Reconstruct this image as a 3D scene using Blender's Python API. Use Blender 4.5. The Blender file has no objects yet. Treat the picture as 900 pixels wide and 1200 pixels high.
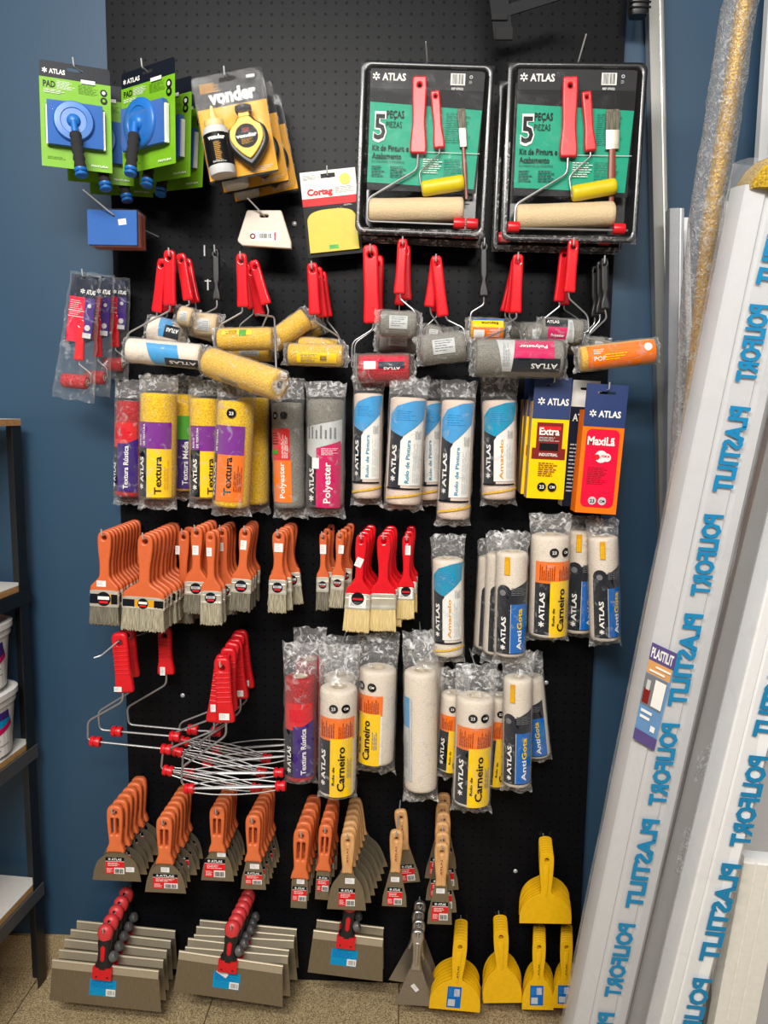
import bpy, bmesh, math, random
from mathutils import Vector, Matrix, noise

# ------------------------------------------------------------------ camera
scene = bpy.context.scene
COL = scene.collection
F = 900.0                                   # focal length in pixels of the 900 x 1200 frame
CAM = Vector((0.0, -1.96, 1.47))
_dn = Vector((-99, -6968, -900)).normalized()
_a = 30.0
_fw = Vector((_a, (810000 - 99 * _a) / 6968.0, -900)).normalized()
_up = -_dn
_rt = _fw.cross(_up).normalized()
ROT = Matrix((_rt, _fw, _up))               # camera axes -> world axes
cd = bpy.data.cameras.new('camera')
cam = bpy.data.objects.new('camera', cd)
COL.objects.link(cam)
cam.matrix_world = Matrix.Translation(CAM) @ ROT.to_4x4()
cd.sensor_fit = 'VERTICAL'
cd.sensor_height = 36.0
cd.lens = F / 1200.0 * 36.0
cd.clip_start = 0.02
scene.camera = cam

# ------------------------------------------------------------------ light
world = bpy.data.worlds.new('shop_air')
scene.world = world
world.use_nodes = True
world.node_tree.nodes['Background'].inputs[0].default_value = (0.92, 0.96, 1.0, 1)
world.node_tree.nodes['Background'].inputs[1].default_value = 0.17


def area(name, loc, size, sy, power, col, target):
    l = bpy.data.lights.new(name, 'AREA')
    l.shape = 'RECTANGLE'
    l.size = size
    l.size_y = sy
    l.energy = power
    l.color = col
    o = bpy.data.objects.new(name, l)
    COL.objects.link(o)
    o.location = loc
    d = Vector(target) - Vector(loc)
    o.rotation_euler = d.to_track_quat('-Z', 'Y').to_euler()
    return o


area('ceiling_tube_light', (-0.55, -1.6, 3.05), 1.2, 0.22, 9, (1.0, 0.98, 0.95), (-0.1, -0.3, 0.5))
area('ceiling_tube_light', (-0.75, -2.6, 3.05), 1.3, 0.3, 72, (1.0, 0.97, 0.92), (-0.1, -0.4, -0.4))
area('ceiling_tube_light', (0.1, -3.5, 3.05), 1.6, 0.4, 92, (1.0, 0.96, 0.90), (0, -.2, -0.2))

scene.view_settings.view_transform = 'Standard'
scene.view_settings.look = 'None'
scene.view_settings.gamma = 1.0
scene.view_settings.use_curve_mapping = False
scene.view_settings.exposure = 0.0
scene.cycles.use_denoising = True
scene.cycles.max_bounces = 10
scene.cycles.transparent_max_bounces = 32
scene.cycles.caustics_reflective = False
scene.cycles.caustics_refractive = False


# ------------------------------------------------------------------ pixel -> world
def ray(px, py):
    return ROT @ Vector((px - 450.0, 600.0 - py, -F))


def W(px, py, Y):
    """The point of the photograph's pixel on the vertical plane y = Y."""
    d = ray(px, py)
    return CAM + d * ((Y - CAM.y) / d.y)


def mpp(P):
    """Metres per pixel at a world point."""
    return -(ROT.transposed() @ (P - CAM)).z / F


def frame(pt, pb, Y, Yb=None):
    """Matrix with origin at pt, local z running from pb up to pt; its length; metres per pixel."""
    A, B = W(pt[0], pt[1], Y), W(pb[0], pb[1], Y if Yb is None else Yb)
    z = A - B
    L = z.length
    z.normalize()
    x = Vector((1, 0, 0)) - z * z.x
    x.normalize()
    y = z.cross(x)
    M = Matrix((x, y, z)).transposed().to_4x4()
    M.translation = A
    return M, L, mpp((A + B) / 2)


# ------------------------------------------------------------------ materials
def lin(c):
    c = c / 255.0
    return c / 12.92 if c <= 0.04045 else ((c + 0.055) / 1.055) ** 2.4


def rgb(r, g, b):
    return (lin(r), lin(g), lin(b), 1)


MATS = {}


def mat(name, col, rough=0.5, metal=0.0, bump=0.0, scale=80.0, vary=0.06, stretch=None, spec=0.5, col2=None, coat=0.0):
    if name in MATS:
        return MATS[name]
    if name.endswith('_print'):
        spec = 0.15
    m = bpy.data.materials.new(name)
    MATS[name] = m
    m.use_nodes = True
    nt = m.node_tree
    b = nt.nodes['Principled BSDF']
    c = rgb(*col)
    b.inputs['Roughness'].default_value = rough
    b.inputs['Metallic'].default_value = metal
    b.inputs['Specular IOR Level'].default_value = spec
    b.inputs['Coat Weight'].default_value = coat
    tc = nt.nodes.new('ShaderNodeTexCoord')
    mp = nt.nodes.new('ShaderNodeMapping')
    nt.links.new(tc.outputs['Object'], mp.inputs['Vector'])
    if stretch:
        mp.inputs['Scale'].default_value = stretch
    nz = nt.nodes.new('ShaderNodeTexNoise')
    nz.inputs['Scale'].default_value = scale
    nz.inputs['Detail'].default_value = 4
    nt.links.new(mp.outputs['Vector'], nz.inputs['Vector'])
    rp = nt.nodes.new('ShaderNodeValToRGB')
    c2 = rgb(*col2) if col2 else tuple(v * (1 - vary) for v in c[:3]) + (1,)
    rp.color_ramp.elements[0].position = 0.35
    rp.color_ramp.elements[1].position = 0.65
    rp.color_ramp.elements[0].color = c2
    rp.color_ramp.elements[1].color = c
    nt.links.new(nz.outputs['Fac'], rp.inputs['Fac'])
    nt.links.new(rp.outputs['Color'], b.inputs['Base Color'])
    if bump:
        bp = nt.nodes.new('ShaderNodeBump')
        bp.inputs['Strength'].default_value = min(1.0, bump)
        bp.inputs['Distance'].default_value = 0.002
        nt.links.new(nz.outputs['Fac'], bp.inputs['Height'])
        nt.links.new(bp.outputs['Normal'], b.inputs['Normal'])
    return m


def film_mat(name, tint=(1, 1, 1), base=0.02, streak=0.26, scale=32.0, bump=0.5, lo=0.58, hi=0.70, rough=0.12, body=0.7, face=0.42):
    """Clear crinkled plastic: see-through, hazy, with white streaks painted in for crease glints."""
    m = bpy.data.materials.new(name)
    MATS[name] = m
    m.use_nodes = True
    nt = m.node_tree
    N, Lk = nt.nodes, nt.links
    out = N['Material Output']
    N.remove(N['Principled BSDF'])
    tc = N.new('ShaderNodeTexCoord')
    oi = N.new('ShaderNodeObjectInfo')
    ad = N.new('ShaderNodeVectorMath')
    ad.operation = 'ADD'
    mu = N.new('ShaderNodeMath')
    mu.operation = 'MULTIPLY'
    mu.inputs[1].default_value = 13.0
    Lk.new(oi.outputs['Random'], mu.inputs[0])
    Lk.new(tc.outputs['Object'], ad.inputs[0])
    Lk.new(mu.outputs[0], ad.inputs[1])
    nz = N.new('ShaderNodeTexNoise')
    nz.inputs['Scale'].default_value = scale
    nz.inputs['Detail'].default_value = 5
    nz.inputs['Distortion'].default_value = 1.6
    Lk.new(ad.outputs[0], nz.inputs['Vector'])
    rp = N.new('ShaderNodeMapRange')
    rp.inputs['From Min'].default_value = lo
    rp.inputs['From Max'].default_value = hi
    rp.inputs['To Max'].default_value = streak  # noise mask mixes in white: film haze plus painted crease highlights
    Lk.new(nz.outputs['Fac'], rp.inputs['Value'])
    lw = N.new('ShaderNodeLayerWeight')
    lw.inputs['Blend'].default_value = 0.22
    bp = N.new('ShaderNodeBump')
    bp.inputs['Strength'].default_value = bump
    bp.inputs['Distance'].default_value = 0.006
    Lk.new(nz.outputs['Fac'], bp.inputs['Height'])
    Lk.new(bp.outputs['Normal'], lw.inputs['Normal'])
    m1 = N.new('ShaderNodeMath')
    m1.operation = 'MULTIPLY_ADD'
    m1.inputs[1].default_value = face
    m1.inputs[2].default_value = base
    Lk.new(lw.outputs['Facing'], m1.inputs[0])
    m2 = N.new('ShaderNodeMath')
    m2.operation = 'ADD'
    m2.use_clamp = True
    Lk.new(m1.outputs[0], m2.inputs[0])
    Lk.new(rp.outputs[0], m2.inputs[1])
    tr = N.new('ShaderNodeBsdfTransparent')
    tr.inputs[0].default_value = (0.97 * tint[0], 0.97 * tint[1], 0.97 * tint[2], 1)
    gl = N.new('ShaderNodeBsdfPrincipled')
    gl.inputs['Base Color'].default_value = (body * tint[0], body * tint[1], body * tint[2], 1)
    gl.inputs['Roughness'].default_value = rough
    gl.inputs['Specular IOR Level'].default_value = 1.0
    Lk.new(bp.outputs['Normal'], gl.inputs['Normal'])
    mx = N.new('ShaderNodeMixShader')
    Lk.new(m2.outputs[0], mx.inputs['Fac'])
    Lk.new(tr.outputs[0], mx.inputs[1])
    Lk.new(gl.outputs[0], mx.inputs[2])
    Lk.new(mx.outputs[0], out.inputs['Surface'])
    return m


def pegboard_mat():
    """Black painted hardboard with a 25 mm grid of holes."""
    m = bpy.data.materials.new('black_pegboard')
    m.use_nodes = True
    nt = m.node_tree
    N, Lk = nt.nodes, nt.links
    b = N['Principled BSDF']
    tc = N.new('ShaderNodeTexCoord')
    sp = N.new('ShaderNodeSeparateXYZ')
    Lk.new(tc.outputs['Object'], sp.inputs[0])

    def math_(op, a, bb=None, cc=None):
        n = N.new('ShaderNodeMath')
        n.operation = op
        for i, v in enumerate((a, bb, cc)):
            if v is None:
                continue
            if isinstance(v, (int, float)):
                n.inputs[i].default_value = v
            else:
                Lk.new(v, n.inputs[i])
        return n.outputs[0]
    P = 0.0254
    fx = math_('SUBTRACT', math_('FLOORED_MODULO', sp.outputs[0], P), P / 2)
    fz = math_('SUBTRACT', math_('FLOORED_MODULO', sp.outputs[2], P), P / 2)
    d = math_('SQRT', math_('ADD', math_('MULTIPLY', fx, fx), math_('MULTIPLY', fz, fz)))
    hole = N.new('ShaderNodeMapRange')
    hole.inputs['From Min'].default_value = 0.0020
    hole.inputs['From Max'].default_value = 0.0028
    Lk.new(d, hole.inputs['Value'])
    nz = N.new('ShaderNodeTexNoise')
    nz.inputs['Scale'].default_value = 400
    Lk.new(tc.outputs['Object'], nz.inputs['Vector'])
    mx = N.new('ShaderNodeMix')
    mx.data_type = 'RGBA'
    mx.inputs['A'].default_value = rgb(2, 2, 3)
    mx.inputs['B'].default_value = rgb(15, 16, 19)
    Lk.new(hole.outputs[0], mx.inputs['Factor'])
    Lk.new(mx.outputs['Result'], b.inputs['Base Color'])
    b.inputs['Roughness'].default_value = 0.36
    b.inputs['Specular IOR Level'].default_value = 0.09
    h = math_('ADD', hole.outputs[0], math_('MULTIPLY', nz.outputs['Fac'], 0.12))
    bp = N.new('ShaderNodeBump')
    bp.inputs['Strength'].default_value = 0.7
    bp.inputs['Distance'].default_value = 0.002
    Lk.new(h, bp.inputs['Height'])
    Lk.new(bp.outputs['Normal'], b.inputs['Normal'])
    return m


def floor_mat():
    m = bpy.data.materials.new('terrazzo_floor')
    m.use_nodes = True
    nt = m.node_tree
    N, Lk = nt.nodes, nt.links
    b = N['Principled BSDF']
    tc = N.new('ShaderNodeTexCoord')
    n1 = N.new('ShaderNodeTexNoise')
    n1.inputs['Scale'].default_value = 330
    n1.inputs['Detail'].default_value = 3
    Lk.new(tc.outputs['Object'], n1.inputs['Vector'])
    r1 = N.new('ShaderNodeValToRGB')
    e = r1.color_ramp.elements
    e[0].position, e[0].color = 0.38, rgb(112, 95, 70)
    e[1].position, e[1].color = 0.62, rgb(196, 174, 134)
    k = e.new(0.5)
    k.color = rgb(164, 143, 107)
    Lk.new(n1.outputs['Fac'], r1.inputs['Fac'])
    br = N.new('ShaderNodeTexBrick')
    br.offset = 0
    br.inputs['Scale'].default_value = 1.0
    br.inputs['Brick Width'].default_value = 0.5
    br.inputs['Row Height'].default_value = 0.5
    br.inputs['Mortar Size'].default_value = 0.002
    br.inputs['Color1'].default_value = (1, 1, 1, 1)
    br.inputs['Color2'].default_value = (0.93, 0.93, 0.93, 1)
    br.inputs['Mortar'].default_value = (0.3, 0.28, 0.25, 1)
    Lk.new(tc.outputs['Object'], br.inputs['Vector'])
    mx = N.new('ShaderNodeMix')
    mx.data_type = 'RGBA'
    mx.blend_type = 'MULTIPLY'
    mx.inputs['Factor'].default_value = 1.0
    Lk.new(r1.outputs['Color'], mx.inputs['A'])
    Lk.new(br.outputs['Color'], mx.inputs['B'])
    Lk.new(mx.outputs['Result'], b.inputs['Base Color'])
    b.inputs['Roughness'].default_value = 0.55
    return m


RED = mat('red_plastic', (214, 24, 34), 0.33, vary=0.1)
REDTRANS = mat('glossy_red_plastic', (226, 22, 34), 0.2, vary=0.1, coat=0.3)
ORANGE = mat('orange_plastic', (212, 100, 52), 0.42, vary=0.08)
ORANGE2 = mat('orange_putty_plastic', (222, 112, 62), 0.4, vary=0.08)
WOOD = mat('beech_wood', (222, 172, 116), 0.5, scale=30, stretch=(6, 6, 1), col2=(200, 146, 90))
BLACKP = mat('black_plastic', (26, 26, 28), 0.38)
FOAM = mat('black_foam', (34, 33, 34), 0.9, bump=0.5, scale=600)
STEEL = mat('brushed_steel', (168, 160, 146), 0.38, metal=0.85, scale=60, stretch=(1, 1, 14), vary=0.18)
STEELD = mat('dull_steel', (150, 138, 116), 0.42, metal=0.75, scale=40, stretch=(14, 1, 1), vary=0.2)
ALU = mat('cast_aluminium', (196, 192, 186), 0.3, metal=0.9, bump=0.3, scale=90)
FERR = mat('tin_ferrule', (222, 214, 196), 0.28, metal=0.5, scale=40, vary=0.2)
WIRE = mat('chrome_wire', (176, 176, 176), 0.38, metal=0.75)
GALV = mat('galvanised_wire', (196, 198, 200), 0.35, metal=0.4)
BRISTLE = mat('grey_bristle', (196, 186, 158), 0.75, scale=60, stretch=(14, 14, 0.6), col2=(112, 106, 90), bump=0.9)
BRISTLE2 = mat('dark_bristle', (140, 132, 112), 0.75, scale=60, stretch=(14, 14, 0.6), col2=(74, 70, 60), bump=0.9)
BRISTLE3 = mat('blond_bristle', (232, 208, 150), 0.7, scale=60, stretch=(14, 14, 0.6), col2=(200, 172, 112), bump=0.7)
YELLOW = mat('yellow_plastic', (238, 184, 12), 0.42, vary=0.08)
YELLOW2 = mat('yellow_sheet', (216, 192, 16), 0.45, vary=0.05)
WHITE = mat('white_print', (238, 236, 230), 0.5, vary=0.03)
SPINE = mat('bare_steel_band', (186, 174, 150), 0.42, metal=0.35, scale=60, stretch=(14, 1, 1), vary=0.1)
TAG = mat('price_paper', (240, 238, 236), 0.55, vary=0.12, scale=300)
GREY = mat('grey_print', (120, 120, 122), 0.5)
LGREY = mat('light_grey_print', (196, 198, 196), 0.5)
NAVY = mat('navy_print', (24, 32, 52), 0.42)
DNAVY = mat('dark_navy_print', (20, 24, 34), 0.42)
BLACKI = mat('black_print', (18, 18, 20), 0.45)
YEL = mat('yellow_print', (252, 206, 10), 0.42)
ORG = mat('orange_print', (246, 120, 22), 0.42)
PURP = mat('purple_print', (122, 40, 140), 0.42)
DPURP = mat('dark_purple_print', (66, 40, 120), 0.42)
REDI = mat('red_print', (222, 36, 40), 0.42)
CRIM = mat('crimson_print', (232, 20, 60), 0.42)
MAG = mat('magenta_print', (204, 22, 92), 0.42)
BLUEI = mat('blue_print', (20, 104, 186), 0.42)
SKY = mat('sky_blue_print', (70, 156, 212), 0.42)
TEALB = mat('teal_blue_print', (26, 148, 186), 0.42)
GREENI = mat('green_print', (76, 160, 44), 0.42)
LIME = mat('lime_print', (118, 174, 36), 0.4)
LIMED = mat('dark_lime_print', (96, 150, 30), 0.45)  # darker lime ink of the fine print
TEAL = mat('teal_print', (18, 158, 124), 0.42)
GOLDI = mat('gold_print', (220, 158, 30), 0.42)
MAROON = mat('maroon_print', (128, 36, 32), 0.45)
CYANI = mat('cyan_print', (14, 146, 200), 0.4)
CYAND = mat('teal_ink_print', (20, 132, 166), 0.4)
NAPW = mat('white_nap', (240, 226, 208), 0.95, bump=1.0, scale=420, vary=0.12)
NAPC = mat('cream_nap', (226, 200, 158), 0.95, bump=1.0, scale=420, vary=0.15)
NAPY = mat('yellow_foam_nap', (250, 208, 22), 0.9, bump=1.0, scale=300, col2=(206, 156, 10))
NAPR = mat('red_texture_nap', (206, 36, 42), 0.8, bump=1.0, scale=260, col2=(140, 14, 22))
NAPG = mat('grey_polyester_nap', (150, 146, 136), 0.95, bump=1.0, scale=420, col2=(112, 108, 100))
NAPP = mat('pale_pink_nap', (236, 212, 194), 0.95, bump=1.0, scale=420, vary=0.12)
NAPTAN = mat('tan_yellow_nap', (240, 196, 66), 0.9, bump=1.0, scale=320, col2=(204, 156, 46))
CORE = mat('cardboard_core', (212, 196, 170), 0.8)
CARDEDGE = mat('kraft_cardboard', (196, 158, 110), 0.8)
BLUEPL = mat('blue_plastic', (28, 108, 190), 0.38)
BLUEPAD = mat('blue_pad', (44, 100, 178), 0.8, bump=0.4, scale=500)
CORAL = mat('coral_red_plastic', (212, 58, 62), 0.42, vary=0.08)
BEIGE = mat('beige_plastic', (208, 195, 178), 0.4)
FILM = film_mat('crinkled_film')
FILMT = film_mat('crinkled_film_seal', base=0.08, streak=0.55, scale=50, bump=0.85, lo=0.52, hi=0.66, body=0.8)
BLIST = film_mat('clear_blister', base=0.008, streak=0.04, scale=14, bump=0.2, lo=0.55, hi=0.8, rough=0.06, body=0.3, face=0.3)
SHRINK = film_mat('shrink_film', base=0.006, streak=0.06, scale=22, bump=0.25, lo=0.62, hi=0.8, rough=0.1, body=0.3, face=0.3)


# ------------------------------------------------------------------ mesh helpers
class MB:
    def __init__(s, *mats):
        s.v, s.f, s.m, s.mats = [], [], [], list(mats)

    def mi(s, m):
        if m not in s.mats:
            s.mats.append(m)
        return s.mats.index(m)

    def add(s, vs, fs, m=None, M=None):
        k = s.mi(m) if m is not None else 0
        b = len(s.v)
        s.v.extend((M @ Vector(v)) if M else Vector(v) for v in vs)
        s.f.extend(tuple(b + i for i in f) for f in fs)
        s.m.extend([k] * len(fs))
        return s

    def rings(s, rings, m=None, M=None, cap=(True, True), closed=True):
        n = len(rings[0])
        vs = [p for r in rings for p in r]
        fs = []
        for i in range(len(rings) - 1):
            for j in range(n if closed else n - 1):
                a, b = i * n + j, i * n + (j + 1) % n
                fs.append((a, b, b + n, a + n))
        if cap[0]:
            fs.append(tuple(range(n))[::-1])
        if cap[1]:
            fs.append(tuple((len(rings) - 1) * n + j for j in range(n)))
        return s.add(vs, fs, m, M)

    def loft(s, secs, m=None, n=20, e=2.0, M=None, cap=(True, True), wob=None):
        """secs: (z, half width, half depth[, cx, cy]) superellipse sections along z."""
        rs = []
        for q in secs:
            z, hw, hd = q[:3]
            cx, cy = (q[3], q[4]) if len(q) > 3 else (0, 0)
            r = []
            for j in range(n):
                t = 2 * math.pi * j / n
                c, si = math.cos(t), math.sin(t)
                x = cx + hw * math.copysign(abs(c) ** (2 / e), c)
                y = cy + hd * math.copysign(abs(si) ** (2 / e), si)
                p = (x, y, z)
                if wob:
                    p = wob(p, t)
                r.append(p)
            rs.append(r)
        return s.rings(rs, m, M, cap)

    def box(s, x0, x1, y0, y1, z0, z1, m=None, M=None):
        vs = [(x, y, z) for z in (z0, z1) for x, y in ((x0, y0), (x1, y0), (x1, y1), (x0, y1))]
        return s.add(vs, [(3, 2, 1, 0), (4, 5, 6, 7), (0, 1, 5, 4), (1, 2, 6, 5), (2, 3, 7, 6), (3, 0, 4, 7)], m, M)

    def lathe(s, prof, m=None, n=24, M=None, cap=(True, True)):
        rs = [[(r * math.cos(2 * math.pi * j / n), r * math.sin(2 * math.pi * j / n), z) for j in range(n)] for r, z in prof]
        return s.rings(rs, m, M, cap)

    def tube(s, path, r, m=None, n=8, M=None):
        P = [Vector(p) for p in path]
        rs = []
        up = None
        for i, p in enumerate(P):
            t = (P[min(i + 1, len(P) - 1)] - P[max(i - 1, 0)]).normalized()
            if up is None:
                up = t.orthogonal().normalized()
            up = (up - t * up.dot(t)).normalized()
            b = t.cross(up)
            rr = r[i] if isinstance(r, (list, tuple)) else r
            rs.append([p + (up * math.cos(2 * math.pi * j / n) + b * math.sin(2 * math.pi * j / n)) * rr for j in range(n)])
        return s.rings(rs, m, M)

    def obj(s, name, parent=None, smooth=45, **kw):
        me = bpy.data.meshes.new(name)
        me.from_pydata([tuple(v) for v in s.v], [], s.f)
        for m in s.mats:
            me.materials.append(m)
        me.polygons.foreach_set('material_index', s.m)
        bm = bmesh.new()
        bm.from_mesh(me)
        bmesh.ops.recalc_face_normals(bm, faces=bm.faces)
        bm.to_mesh(me)
        bm.free()
        if smooth:
            me.polygons.foreach_set('use_smooth', [True] * len(me.polygons))
            me.set_sharp_from_angle(angle=math.radians(smooth))
        me.update()
        o = bpy.data.objects.new(name, me)
        COL.objects.link(o)
        if parent is not None:
            o.parent = parent
        for k, v in kw.items():
            o[k] = v
        return o


def smooth_path(pts, k=4):
    """Round the corners of a wire path."""
    P = [Vector(p) for p in pts]
    out = [P[0]]
    for i in range(1, len(P) - 1):
        a, b, c = P[i - 1], P[i], P[i + 1]
        d = min((a - b).length, (c - b).length) * 0.35
        d = min(d, 0.012)
        p, q = b + (a - b).normalized() * d, b + (c - b).normalized() * d
        for t in range(k + 1):
            u = t / k
            out.append(p * (1 - u) ** 2 + b * 2 * u * (1 - u) + q * u * u)
    out.append(P[-1])
    return out


def catmull(pts, k=5, closed=True):
    P = [Vector((p[0], p[1])) for p in pts]
    n = len(P)
    out = []
    for i in range(n if closed else n - 1):
        p0, p1, p2, p3 = (P[(i - 1) % n], P[i], P[(i + 1) % n], P[(i + 2) % n]) if closed else \
            (P[max(i - 1, 0)], P[i], P[i + 1], P[min(i + 2, n - 1)])
        for t in range(k):
            u = t / k
            out.append(tuple(0.5 * (2 * p1 + (p2 - p0) * u + (2 * p0 - 5 * p1 + 4 * p2 - p3) * u * u + (3 * p1 - p0 - 3 * p2 + p3) * u ** 3)))
    if not closed:
        out.append(tuple(P[-1]))
    return out


def mirror_outline(half, k=4):
    """half: (x >= 0, z) from the top centre to the bottom centre; returns a closed smooth outline."""
    h = catmull(half, k, closed=False)
    return h + [(-x, z) for x, z in reversed(h) if x > 1e-5]


def circle(cx, cz, r, n=14):
    return [(cx + r * math.cos(2 * math.pi * i / n), cz + r * math.sin(2 * math.pi * i / n)) for i in range(n)]


def rrect(x0, x1, z0, z1, r, n=4):
    out = []
    for cx, cz, a in ((x1 - r, z1 - r, 0), (x0 + r, z1 - r, 90), (x0 + r, z0 + r, 180), (x1 - r, z0 + r, 270)):
        for i in range(n + 1):
            t = math.radians(a + 90 * i / n)
            out.append((cx + r * math.cos(t), cz + r * math.sin(t)))
    return out


def eval_curve(cu):
    o = bpy.data.objects.new('tmp', cu)
    COL.objects.link(o)
    dg = bpy.context.evaluated_depsgraph_get()
    ev = o.evaluated_get(dg)
    me = ev.to_mesh()
    vs = [tuple(v.co) for v in me.vertices]
    fs = [tuple(p.vertices) for p in me.polygons]
    ev.to_mesh_clear()
    bpy.data.objects.remove(o)
    return vs, fs


def plate(outline, thick, bevel=0.0, holes=(), res=2):
    """A slab cut to an outline with real holes; lies in local xz, thick along y, centred on y = 0."""
    cu = bpy.data.curves.new('tmp', 'CURVE')
    cu.dimensions = '2D'
    cu.fill_mode = 'BOTH'
    cu.extrude = max(1e-5, thick / 2 - bevel)
    cu.bevel_depth = bevel
    cu.bevel_resolution = res if bevel else 0
    cu.offset = -bevel
    for pts in [outline] + list(holes):
        sp = cu.splines.new('POLY')
        sp.points.add(len(pts) - 1)
        for p, q in zip(sp.points, pts):
            p.co = (q[0], q[1], 0, 1)
        sp.use_cyclic_u = True
    vs, fs = eval_curve(cu)
    bpy.data.curves.remove(cu)
    return [(x, -z, y) for x, y, z in vs], fs


_TXT = {}


def text(s, bold=0.02):
    """Flat triangles of a word, cap height 1, starting at x = 0; and its width."""
    k = (s, bold)
    if k not in _TXT:
        cu = bpy.data.curves.new('tmp', 'FONT')
        cu.body = s
        cu.size = 1.0
        cu.resolution_u = 2
        cu.offset = bold
        cu.fill_mode = 'FRONT'
        vs, fs = eval_curve(cu)
        bpy.data.curves.remove(cu)
        if not vs:
            _TXT[k] = ([], [], 1)
        else:
            x0 = min(v[0] for v in vs)
            x1 = max(v[0] for v in vs)
            cap = 0.73
            _TXT[k] = ([((v[0] - x0) / cap, v[1] / cap) for v in vs], fs, (x1 - x0) / cap)
    return _TXT[k]


def word(s, x, z, h, w=None, rot=0, mirror=False, bold=0.02, anchor='l'):
    """Polygons of a word: lower left corner at x, z, cap height h, squeezed to width w, turned rot degrees."""
    vs, fs, tw = text(s, bold)
    k = (w / tw) if w else h
    W_ = w if w else tw * h
    c, si = math.cos(math.radians(rot)), math.sin(math.radians(rot))
    ox = -W_ / 2 if anchor == 'c' else 0
    pts = []
    for a, b in vs:
        a, b = a * k + ox, b * h
        if mirror:
            b = -b
        pts.append((x + a * c - b * si, z + a * si + b * c))
    return [[pts[i] for i in f] for f in fs]


def quad(x0, x1, z0, z1):
    return [[(x0, z0), (x1, z0), (x1, z1), (x0, z1)]]


def disc(cx, cz, r, n=16):
    return [circle(cx, cz, r, n)]


def lines(x0, x1, z0, z1, n, seed=0, vertical=False, fill=0.45):
    """Rows of fine print too small to read, broken into word-long dashes."""
    rnd = random.Random(seed)
    out = []
    n = int(n * 1.6 + 0.6)
    A, B = (z0, z1) if vertical else (x0, x1)
    for i in range(n):
        if vertical:
            p = x0 + (x1 - x0) * i / n
            q = p + (x1 - x0) / n * fill * .8
        else:
            q = z1 - (z1 - z0) * i / n
            p = q - (z1 - z0) / n * fill * .8
        a, end = A, A + (B - A) * rnd.uniform(0.65, 1)
        while a < end - (B - A) * .03:
            b = min(end, a + (B - A) * rnd.uniform(.10, .28))
            out += quad(p, q, a, b) if vertical else quad(a, b, p, q)
            a = b + (B - A) * .035
    return out


def barcode(x0, x1, z0, z1, n=14, seed=3):
    rnd = random.Random(seed)
    out = []
    for i in range(n):
        a = x0 + (x1 - x0) * i / n
        out += quad(a, a + (x1 - x0) / n * rnd.uniform(0.3, 0.75), z0, z1)
    return out


def star(cx, cz, r, rot=0):
    """The six-armed mark in front of the maker's name."""
    out = []
    for k in range(3):
        t = math.radians(60 * k + 90 + rot)
        c, s = math.cos(t), math.sin(t)
        w = r * 0.2
        out.append([(cx + c * a - s * b, cz + s * a + c * b) for a, b in ((-r, -w), (r, -w), (r, w), (-r, w))])
    return out


def logo_v(x, z0, z1, h):
    """Mark and ATLAS reading upwards."""
    L = z1 - z0
    r = h * 0.55
    return star(x, z0 + r, r) + word('ATLAS', x + h / 2, z0 + 2.5 * r, h, L - 2.5 * r, 90, bold=0.03)


def logo_h(x0, x1, z, h):
    r = h * 0.55
    return star(x0 + r, z + h / 2, r) + word('ATLAS', x0 + 2.6 * r, z, h, x1 - x0 - 2.6 * r, bold=0.03)


def print_flat(mb, layers, y=0.0, M=None, step=0.00025):
    """layers: (polygons, material), printed one over the other facing -y."""
    for i, (polys, m) in enumerate(layers):
        for p in polys:
            if len(p) < 3:
                continue
            mb.add([(a, y - step * (i + 1), b) for a, b in p], [tuple(range(len(p)))], m, M)


def clip(poly, c, keep_less):
    out = []
    n = len(poly)
    for i in range(n):
        a, b = poly[i], poly[(i + 1) % n]
        ia, ib = (a[0] <= c) == keep_less, (b[0] <= c) == keep_less
        if ia:
            out.append(a)
        if ia != ib and abs(b[0] - a[0]) > 1e-12:
            t = (c - a[0]) / (b[0] - a[0])
            out.append((c, a[1] + (b[1] - a[1]) * t))
    return out


def print_round(mb, layers, R, spin=0.0, M=None, step=0.0003):
    """Print wrapped round an upright cylinder: u runs along the girth (u = 0 faces -y), v along z."""
    du = R * 0.16
    for i, (polys, m) in enumerate(layers):
        r = R + step * (i + 1)
        for p in polys:
            if len(p) < 3:
                continue
            u0, u1 = min(q[0] for q in p), max(q[0] for q in p)
            k0, k1 = math.floor(u0 / du), math.ceil(u1 / du)
            for k in range(k0, max(k1, k0 + 1)):
                q = clip(clip(p, k * du, False), (k + 1) * du, True) if k1 - k0 > 1 else p
                if len(q) < 3:
                    continue
                mb.add([(r * math.sin(a / R + spin), -r * math.cos(a / R + spin), b) for a, b in q], [tuple(range(len(q)))], m, M)


# ------------------------------------------------------------------ things
def thing(name, M, label, cat, group=None):
    o = bpy.data.objects.new(name, None)
    o.empty_display_size = 0.02
    COL.objects.link(o)
    o.matrix_world = M
    tag(o, label, cat, group)
    return o


def tag(o, label, cat, group=None):
    o['label'] = label
    o['category'] = cat
    if group:
        o['group'] = group
    return o


KIDS = {}


def kids(o):
    return [c for c in COL.objects if c.parent == o]


def dup(root, label=None, drop=()):
    """A copy of a thing with copies of its parts and sub-parts."""
    r = root.copy()
    COL.objects.link(r)
    if label:
        r['label'] = label

    def go(src, dst):
        for ch in list(src.children):
            if ch.name.split('.')[0] in drop:
                continue
            c = ch.copy()
            COL.objects.link(c)
            c.parent = dst
            go(ch, c)
    go(root, r)
    return r


ORD = ['front', 'second', 'third', 'fourth', 'fifth', 'sixth', 'seventh', 'eighth', 'ninth', 'tenth', 'eleventh', 'twelfth']


def hook(pts, where, r=0.0017, name='peg_hook', m=GALV):
    o = MB(m).tube(smooth_path(pts), r).obj(name)
    return tag(o, where, 'hook')


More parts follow.
